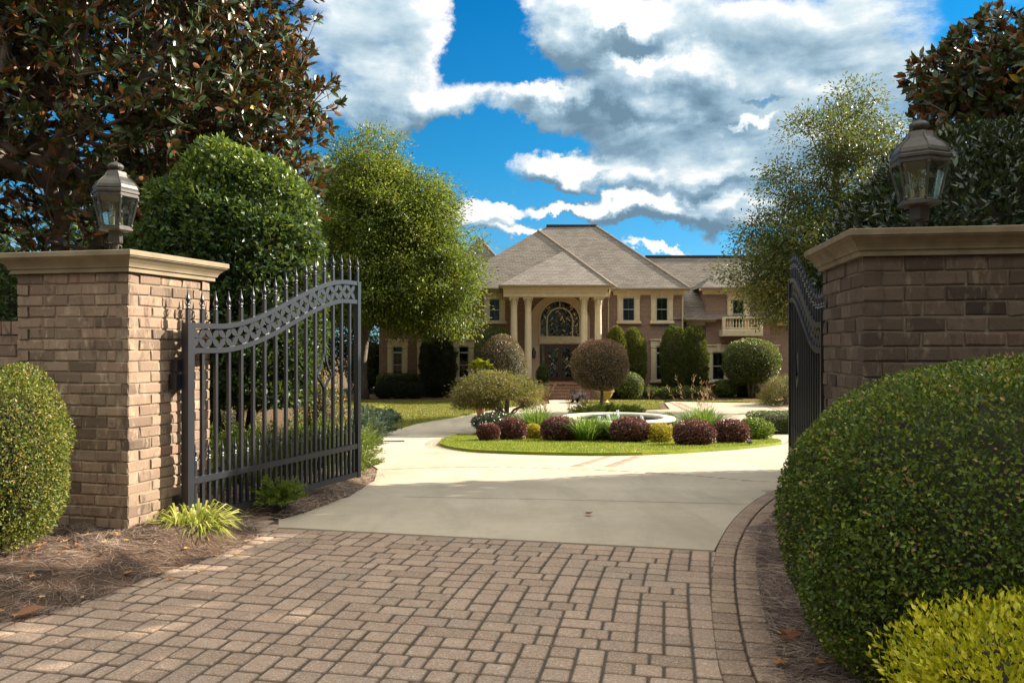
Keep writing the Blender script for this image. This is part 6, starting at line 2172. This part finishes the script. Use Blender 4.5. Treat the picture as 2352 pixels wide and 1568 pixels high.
for i, (x0, x1, yt, yb, Yv, lab) in enumerate(((862, 902, 878, 914, 49.6, 'low dark rounded shrub nearest the oak trunk'), (897, 938, 877, 914, 49.7, 'low dark rounded shrub, middle of three by the left windows'), (932, 973, 878, 914, 49.8, 'low dark rounded shrub beside the dark cypress'),
                                               (1640, 1692, 873, 912, 50.6, 'low rounded shrub under the first right wing window'), (1690, 1742, 880, 912, 51.6, 'low rounded shrub behind the round clipped tree'), (1375, 1432, 868, 915, 49.6, 'shaded rounded shrub behind the urn'),
                                               (1416, 1477, 856, 916, 48.6, 'sunlit rounded shrub in front of the golden arborvitae'))):
    c, r = from_px(x0, x1, yt, yb, Yv)
    shrub('round_shrub', lab, 'shrub', c, r, 3800, 0.09, 0.05, M_BOX if i > 2 else M_ARBD, 2.4, 200 + i, 0.04, 3, 0.16, 0.9, 0.3, 'rounded foundation shrubs', core=0.85, mean=0.55 if i == 6 else 0.35)
t = thing('clipped_hedge', 'long flat-topped hedge under the left lower windows', 'hedge', ((915 - CX) / F * 51.6, 51.6, -1.66))


def box_hedge(t, sx, sy, sz, n, Ll, Ww, mat, seed, mean=0.4):
    rng = np.random.default_rng(seed)
    pts, nn = blob_points(n, (sx, sy, sz), 7.0, seed, 0.02, 5, 0.12, -0.99, 12, 0.015)
    D, Nf = shell_dirs(nn, 0.85, 0.3, rng)
    leaf_mesh('foliage', pts + np.array([0, 0, sz]), D, Nf, Ll, Ww, mat, t, np.clip(rng.normal(mean, 0.2, len(pts)), 0, 1))
    m = MB(); blob_core(m, (sx, sy, sz), 7.0, seed, 0.02, 5, (0, 0, sz), 0.9, 24, 12); m.build('branches_and_core', M_TWIG_CORE, t)  # foliage hides this added dark block that stops the light


box_hedge(t, 1.4, 0.5, 0.72, 4200, 0.08, 0.045, M_BOX, 210, 0.3)
t = thing('clipped_hedge', 'dark flat-topped hedge beyond the drive next to the shaded gate', 'hedge', ((1795 - CX) / F * 29.0, 29.3, -1.66))
box_hedge(t, 1.05, 0.8, 0.38, 6500, 0.06, 0.034, M_BOX, 211, 0.22)
for i, px in enumerate((1492, 1530, 1568, 1606)):
    Yv = 49.3
    c, r = from_px(px - 26, px + 26, 886 + 3 * (i % 2), 914, Yv)
    shrub('low_shrub', ('low loose shrub below the lower window frame', 'low loose shrub at the foot of the first green arborvitae', 'low loose shrub between the two green arborvitae', 'low loose shrub right of the green arborvitae')[i], 'shrub', c, (r[0], 0.6, r[2]), 1500, 0.11, 0.045, M_BOX, 2.0, 220 + i, 0.15, 4, 0.4, 0.9, 0.4, 'low loose shrubs along the house', core=0.6, mean=0.4)
for i, (x0, x1, yt, lab) in enumerate(((1195, 1232, 872, 'leafy shrub left of the porch steps'), (1226, 1262, 884, 'leafy shrub hugging the left end of the steps'))):
    c, r = from_px(x0, x1, yt, 916, 48.2 - 0.5 * i)
    shrub('low_shrub', lab, 'shrub', c, (r[0], 0.5, r[2]), 1800, 0.13, 0.055, M_GREEN, 2.0, 230 + i, 0.15, 4, 0.4, 0.9, 0.4, 'leafy shrubs by the steps', core=0.6, mean=0.25)
c, r = from_px(1231, 1263, 836, 888, 49.9, False)
shrub('potted_cypress', 'small cone-shaped evergreen standing on the porch left of the doors', 'conifer', c, (r[0], r[0], r[2]), 3200, 0.08, 0.03, M_ARB, 1.6, 233, 0.06, 4, 0.2, 0.7, 0.6, core=0.8, mean=0.3, base=FL)
c, r = from_px(1318, 1340, 838, 884, 50.4, False)
shrub('potted_cypress', 'small cone-shaped evergreen on the porch right of the doors', 'conifer', c, (r[0], r[0], r[2]), 2600, 0.08, 0.03, M_ARB, 1.6, 234, 0.06, 4, 0.2, 0.7, 0.6, core=0.8, mean=0.3, base=FL)

# palm, taro, urn, pot
rng = np.random.default_rng(240)
pY = 45.5
pb = ((1104 - CX) / F * pY, pY, -1.66)
t = thing('fan_palm', 'small yellow-green fan palm left of the egg-shaped shrub', 'palm', pb)
zt_ = CAMZ + (HY - 846) / F * pY - pb[2]
m = MB(); m.lathe([(0.16, -0.1), (0.13, 0.4), (0.12, zt_ - 0.5), (0.17, zt_ - 0.25), (0.12, zt_)], 10, rib=lambda k, j: 0.1 * ((k + j) % 2)); m.build('trunk', M_BARK, t, smooth=True)
m = MB()
for k in range(15):
    a = 2 * math.pi * k / 15 + rng.random() * 0.3
    el = rng.uniform(-0.15, 1.1)
    d = Vector((math.cos(a) * math.cos(el), math.sin(a) * math.cos(el), math.sin(el)))
    c0 = Vector((0, 0, zt_))
    c1 = c0 + d * 0.36
    s_ = d.cross(Vector((0, 0, 1))).normalized()
    u_ = s_.cross(d)
    m.tube([c0, c1], 0.012, 4)
    nseg = 15
    for q in range(nseg):
        th = (q / (nseg - 1) - 0.5) * 2.6
        dd = (d * math.cos(th) + s_ * math.sin(th)).normalized()
        ln = 0.55 * (1 - 0.25 * abs(th) / 1.3)
        w = (s_ * math.cos(th) - d * math.sin(th)) * 0.028
        p1 = c1 + dd * ln * 0.6 + u_ * 0.01 - Vector((0, 0, 0.03))
        p2 = c1 + dd * ln - Vector((0, 0, 0.12 + 0.05 * rng.random()))
        m.add([c1, p1 + w, p2, p1 - w], [(0, 1, 2), (0, 2, 3)], float(rng.random()))
m.build('fans', M_PALM, t)
Yv = 45.5
rng = np.random.default_rng(241)
t = thing('taro_plant', 'glossy black-leaved plant right of the front steps', 'plant', ((1326 - CX) / F * Yv, Yv, -1.66))
n = 46
a = rng.uniform(0, 6.28, n); el = rng.uniform(0.2, 1.3, n); ln = rng.uniform(0.5, 1.0, n)
B = np.stack([np.cos(a) * np.cos(el) * 0.5 * ln, np.sin(a) * np.cos(el) * 0.5 * ln, np.sin(el) * 0.75 * ln + 0.15], 1)
D = unit(np.stack([np.cos(a), np.sin(a), np.full(n, -0.7)], 1)); Nf = unit(np.stack([np.cos(a) * .5, np.sin(a) * .5, np.ones(n)], 1))
leaf_mesh('leaves', B, D, Nf, rng.uniform(0.3, 0.5, n), 0.22, M_BLACKL, t, rng.random(n), 'd7')
m = MB()
for i in range(n): m.tube([(0, 0, 0), tuple(B[i])], 0.012, 4, cap=False)
m.build('stalks', M_BLACKL, t)
M_URN = simple_mat('ochre_urn', (0.50, 0.33, 0.13), (0.38, 0.24, 0.09), 6, 0.6, 0.1, 0.004)
M_TERRA = simple_mat('terracotta', (0.38, 0.16, 0.07), (0.28, 0.11, 0.05), 9, 0.8, 0.15, 0.004)
Yv = 45.0
t = thing('garden_urn', 'wide ochre urn with a leafy plant behind the standard tree', 'urn', ((1389 - CX) / F * Yv, Yv, -1.66))
m = MB(); m.lathe([(0.26, 0), (0.28, 0.05), (0.2, 0.1), (0.16, 0.18), (0.3, 0.28), (0.42, 0.45), (0.46, 0.58), (0.54, 0.66), (0.54, 0.70), (0.46, 0.69), (0.42, 0.62)], 24); m.build('bowl', M_URN, t, smooth=True, angle=40)
pts, nn = blob_points(1400, (0.45, 0.45, 0.28), 2.2, 242, 0.12, 4, 0.4, -0.5)
D, Nf = shell_dirs(nn, 0.8, 0.4, rng); leaf_mesh('plant', pts + np.array([0, 0, 0.85]), D, Nf, 0.13, 0.05, M_GREEN, t)
Yv = 35.5
t = thing('terracotta_pot', 'terracotta pot at the edge of the lawn beyond the laceleaf maple', 'pot', (*G(1103, 952), -1.65))
m = MB(); m.lathe([(0.15, 0), (0.18, 0.08), (0.23, 0.3), (0.22, 0.34), (0.28, 0.37), (0.28, 0.43), (0.24, 0.43), (0.2, 0.36)], 20); m.build('bowl', M_TERRA, t, smooth=True, angle=40)

# ---- fountain
M_RIM = simple_mat('fountain_rim_stone', (0.58, 0.52, 0.42), (0.47, 0.41, 0.32), 5, 0.8, 0.1, 0.004)
FX, FY, FR = 3.09, 23.4, 1.67
zf = float(zg(FY))
t = thing('round_fountain', 'round brick fountain pool with a pale stone rim on the island', 'fountain', (FX, FY, zf))
m = MB()
rngf = np.random.default_rng(250)
nbk = 46
for row in range(8):
    for k in range(nbk):
        a = 2 * math.pi * (k + 0.5 * (row % 2)) / nbk
        R = Matrix.Rotation(a, 3, 'Z')
        rr_ = FR - 0.17 + rngf.normal() * 0.003
        m.box((math.cos(a) * rr_, math.sin(a) * rr_, 0.04 + row * 0.078), (0.10, 2 * math.pi * FR / nbk - 0.035, 0.066), R, float(np.clip(rngf.beta(2, 2) + 0.15, 0, 1)))
m.build('brick_wall', M_BRICK, t)
m = MB(); m.lathe([(FR - 0.14, -0.1), (FR - 0.14, 0.64), (FR - 0.3, 0.64), (FR - 0.3, 0.2)], 64); m.build('basin', M_MORTAR, t, smooth=True, angle=40)
m = MB()
prof = [(FR - 0.36, 0.645), (FR - 0.04, 0.645), (FR, 0.665), (FR + 0.005, 0.70), (FR - 0.03, 0.735), (FR - 0.33, 0.735), (FR - 0.37, 0.70)]
vs, fs = [], []
for k in range(72):
    a = 2 * math.pi * k / 72
    vs += [(math.cos(a) * r_, math.sin(a) * r_, z_) for r_, z_ in prof]
n = len(prof)
for k in range(72):
    k2 = (k + 1) % 72
    fs += [(k * n + i, k2 * n + i, k2 * n + (i + 1) % n, k * n + (i + 1) % n) for i in range(n)]
m.add(vs, fs); m.build('rim', M_RIM, t, smooth=True, angle=35)
mw, nt, out = newmat('fountain_water')
cw = coords(nt)
nw = noise(nt, 9, 5, 0.6, cw, 0.8)
principled(nt, out, (0.02, 0.045, 0.05), 0.04, bump(nt, nw.outputs[0], 0.5, 0.05), spec=0.8)
m = MB(); m.lathe([(FR - 0.29, 0.50), (FR - 0.29, 0.55)], 64); m.build('water', mw, t)
M_SPRAY = simple_mat('white_water', (0.85, 0.88, 0.88), (0.7, 0.75, 0.76), 20, 0.3, 0.2, 0.01)
rngf = np.random.default_rng(251)
for k, (dx, dy, hh) in enumerate(((0, 0, 0.36), (-0.55, -0.1, 0.2), (0.5, -0.35, 0.2), (0.75, 0.3, 0.18), (-0.2, 0.6, 0.18))):
    m = MB()
    for q in range(60):
        f = rngf.random()
        a = rngf.uniform(0, 6.28)
        r_ = 0.03 + 0.07 * (1 - f) * rngf.random()
        s_ = rngf.uniform(0.008, 0.02)
        m.box((dx + r_ * math.cos(a), dy + r_ * math.sin(a), 0.56 + f * hh), (s_, s_, s_ * 2.4), Matrix.Rotation(a, 3, 'Z'))
    m.tube([(dx, dy, 0.55), (dx, dy, 0.55 + hh * 0.6), (dx, dy, 0.55 + hh)], [0.035, 0.022, 0.006], 6)
    m.build('water_jet', M_SPRAY, t)


# ---- grass blades
def grass(name, poly, n, Lr, wid, mat, seed, dz, mean=0.5):
    rng = np.random.default_rng(seed)
    p = np.array(poly)
    x = rng.uniform(p[:, 0].min(), p[:, 0].max(), n * 3); y = rng.uniform(p[:, 1].min(), p[:, 1].max(), n * 3)
    ok = pt_in_poly(x, y, poly)
    x, y = x[ok][:n], y[ok][:n]
    k = len(x)
    B = np.stack([x, y, zg(y) + dz], 1)
    D = unit(np.stack([rng.normal(0, 0.5, k), rng.normal(0, 0.5, k), np.ones(k)], 1))
    rnd = np.clip(rng.normal(mean, 0.2, k) + 0.22 * bump2(x, y, 1.1), 0, 1)
    o = leaf_mesh(name, B, D, rand_unit(k, rng), rng.uniform(*Lr, k), wid, mat, None, rnd)
    return tag(o, kind='stuff')


grass('grass', turf, 46000, (0.035, 0.075), 0.010, M_TURFB, 260, 0.07)
grass('grass', lawn_l, 42000, (0.04, 0.09), 0.022, M_LAWNB, 261, 0.012)
grass('grass', lawn_r, 16000, (0.04, 0.09), 0.024, M_LAWNB, 262, 0.012)

# ---- drain, fallen leaves, ground lights
gx, gy = G(900, 1014.5)
t = thing('drain_grate', 'dark iron drain grate in the pale concrete left of the island', 'drain', (gx, gy, float(zg(gy)) + 0.012), 0.1)
m = MB()
for q in range(9): m.bbox(-0.34 + q * 0.085 - 0.018, -0.34 + q * 0.085 + 0.018, -0.14, 0.14, 0.001, 0.010)
for y_ in (-0.15, 0.15): m.bbox(-0.37, 0.37, y_ - 0.012, y_ + 0.012, 0.001, 0.012)
m.build('bars', M_IRON, t)
m = MB(); m.bbox(-0.36, 0.36, -0.15, 0.15, -0.03, 0.0005); m.build('sump', M_DARK, t)
M_DRY = leaf_mat('dry_leaf', [(0.0, (0.13, 0.05, 0.025)), (0.35, (0.28, 0.11, 0.04)), (0.7, (0.42, 0.20, 0.07)), (1.0, (0.55, 0.38, 0.16))], 0.6, 0.2)


def star_leaf(name, label, loc, rz, size, rnd, group, lobes=5, seed=0):
    rng = np.random.default_rng(seed)
    m = MB()
    pts = [(0, 0, 0.012)]
    for k in range(lobes * 2):
        a = 2 * math.pi * k / (lobes * 2)
        r_ = size * (rng.uniform(0.85, 1.1) if k % 2 == 0 else 0.42)
        pts.append((r_ * math.cos(a), r_ * math.sin(a), 0.004 + size * rng.uniform(0.05, 0.4)))
    m.add(pts, [(0, 1 + k, 1 + (k + 1) % (lobes * 2)) for k in range(lobes * 2)], rnd)
    o = m.build(name, M_DRY)
    o.location = loc
    o.rotation_euler = (0.1 * rng.normal(), 0.1 * rng.normal(), rz)
    return tag(o, label, 'leaf', group)


rng = np.random.default_rng(270)
k = 0
while k < 46:
    px, py = rng.uniform(0, 560), rng.uniform(1200, 1420)
    x, y = G(px, py, 0.06)
    H, d = mound_h(np.array([x]), np.array([y]), bed_l, 0.14, 0.45)
    if d[0] < 0.01: continue
    star_leaf('fallen_leaf', 'small dry orange leaf lying on the pine straw before the sunlit pillar', (x, y, float(H[0]) + 0.018), rng.uniform(0, 6), rng.uniform(0.018, 0.042), float(rng.random()), 'dry leaves on the left straw bed', 5, 300 + k)
    k += 1
for i, (px, py, s, lab) in enumerate(((870, 1180 + 25, 0.03, None),)): pass
for i, (px, py, s) in enumerate(((1810, 1450, 0.075), (1960, 1545, 0.085), (1905, 1440, 0.05), (1945, 1500, 0.05), (1880, 1520, 0.04), (1790, 1505, 0.04), (2010, 1555, 0.06))):
    x, y = G(px, py, 0.06)
    H, d = mound_h(np.array([x]), np.array([y]), bed_r, 0.11, 0.6)
    star_leaf('fallen_leaf', 'brown curled oak leaf on the straw under the big boxwood', (x, y, max(float(H[0]), 0) + 0.02), 1.3 * i, s, 0.25 + 0.05 * i, 'brown leaves under the big boxwood', 5, 400 + i)
x, y = G(1352, 1187)
star_leaf('fallen_leaf', 'single curled brown leaf lying on the bare concrete drive', (x, y, float(zg(y)) + 0.016), 0.4, 0.055, 0.12, None, 4, 411)
for i, (px, py) in enumerate(((380, 1330), (488, 1278), (540, 1275), (455, 1310), (560, 1245), (1305 , 1272))):
    x, y = G(px, py)
    if i < 5: star_leaf('fallen_leaf', 'small tan leaf on the pavers at the edge of the straw bed', (x + 0.03, y - 0.02, 0.008), i * 1.1, 0.032, 0.6 + 0.08 * i, 'tan leaves on the paver edge', 5, 420 + i)
x, y = G(62, 1400, 0.05)
H, d = mound_h(np.array([x]), np.array([y]), bed_l, 0.14, 0.45)
o = leaf_mesh('fallen_leaf', np.zeros((1, 3)), np.array([[0.85, 0.5, 0.25]]), np.array([[0.1, -0.5, 1.0]]), 0.15, 0.055, M_DRY, None, np.array([0.22]), 'd7', 0.4, 0.05)
o.location = (x - 0.06, y - 0.02, max(float(H[0]), 0) + 0.02)
tag(o, 'large pinkish magnolia leaf on the straw by the paver edge', 'leaf')
for i, (px, py, lab) in enumerate(((1113, 1012, 'small ground spotlight before the smallest burgundy mound'), (1722, 1022, 'small ground spotlight at the right of the island turf'))):
    x, y = G(px, py, 0.08)
    t = thing('garden_spotlight', lab, 'light', (x, y, float(zg(y)) + 0.09), 0, 'ground spotlights on the island')
    m = MB(); m.lathe([(0.012, -0.1), (0.012, 0.05)], 6); m.box((0, 0.02, 0.08), (0.11, 0.10, 0.06), Matrix.Rotation(0.5, 3, 'X')); m.build('housing', M_BRONZE, t)
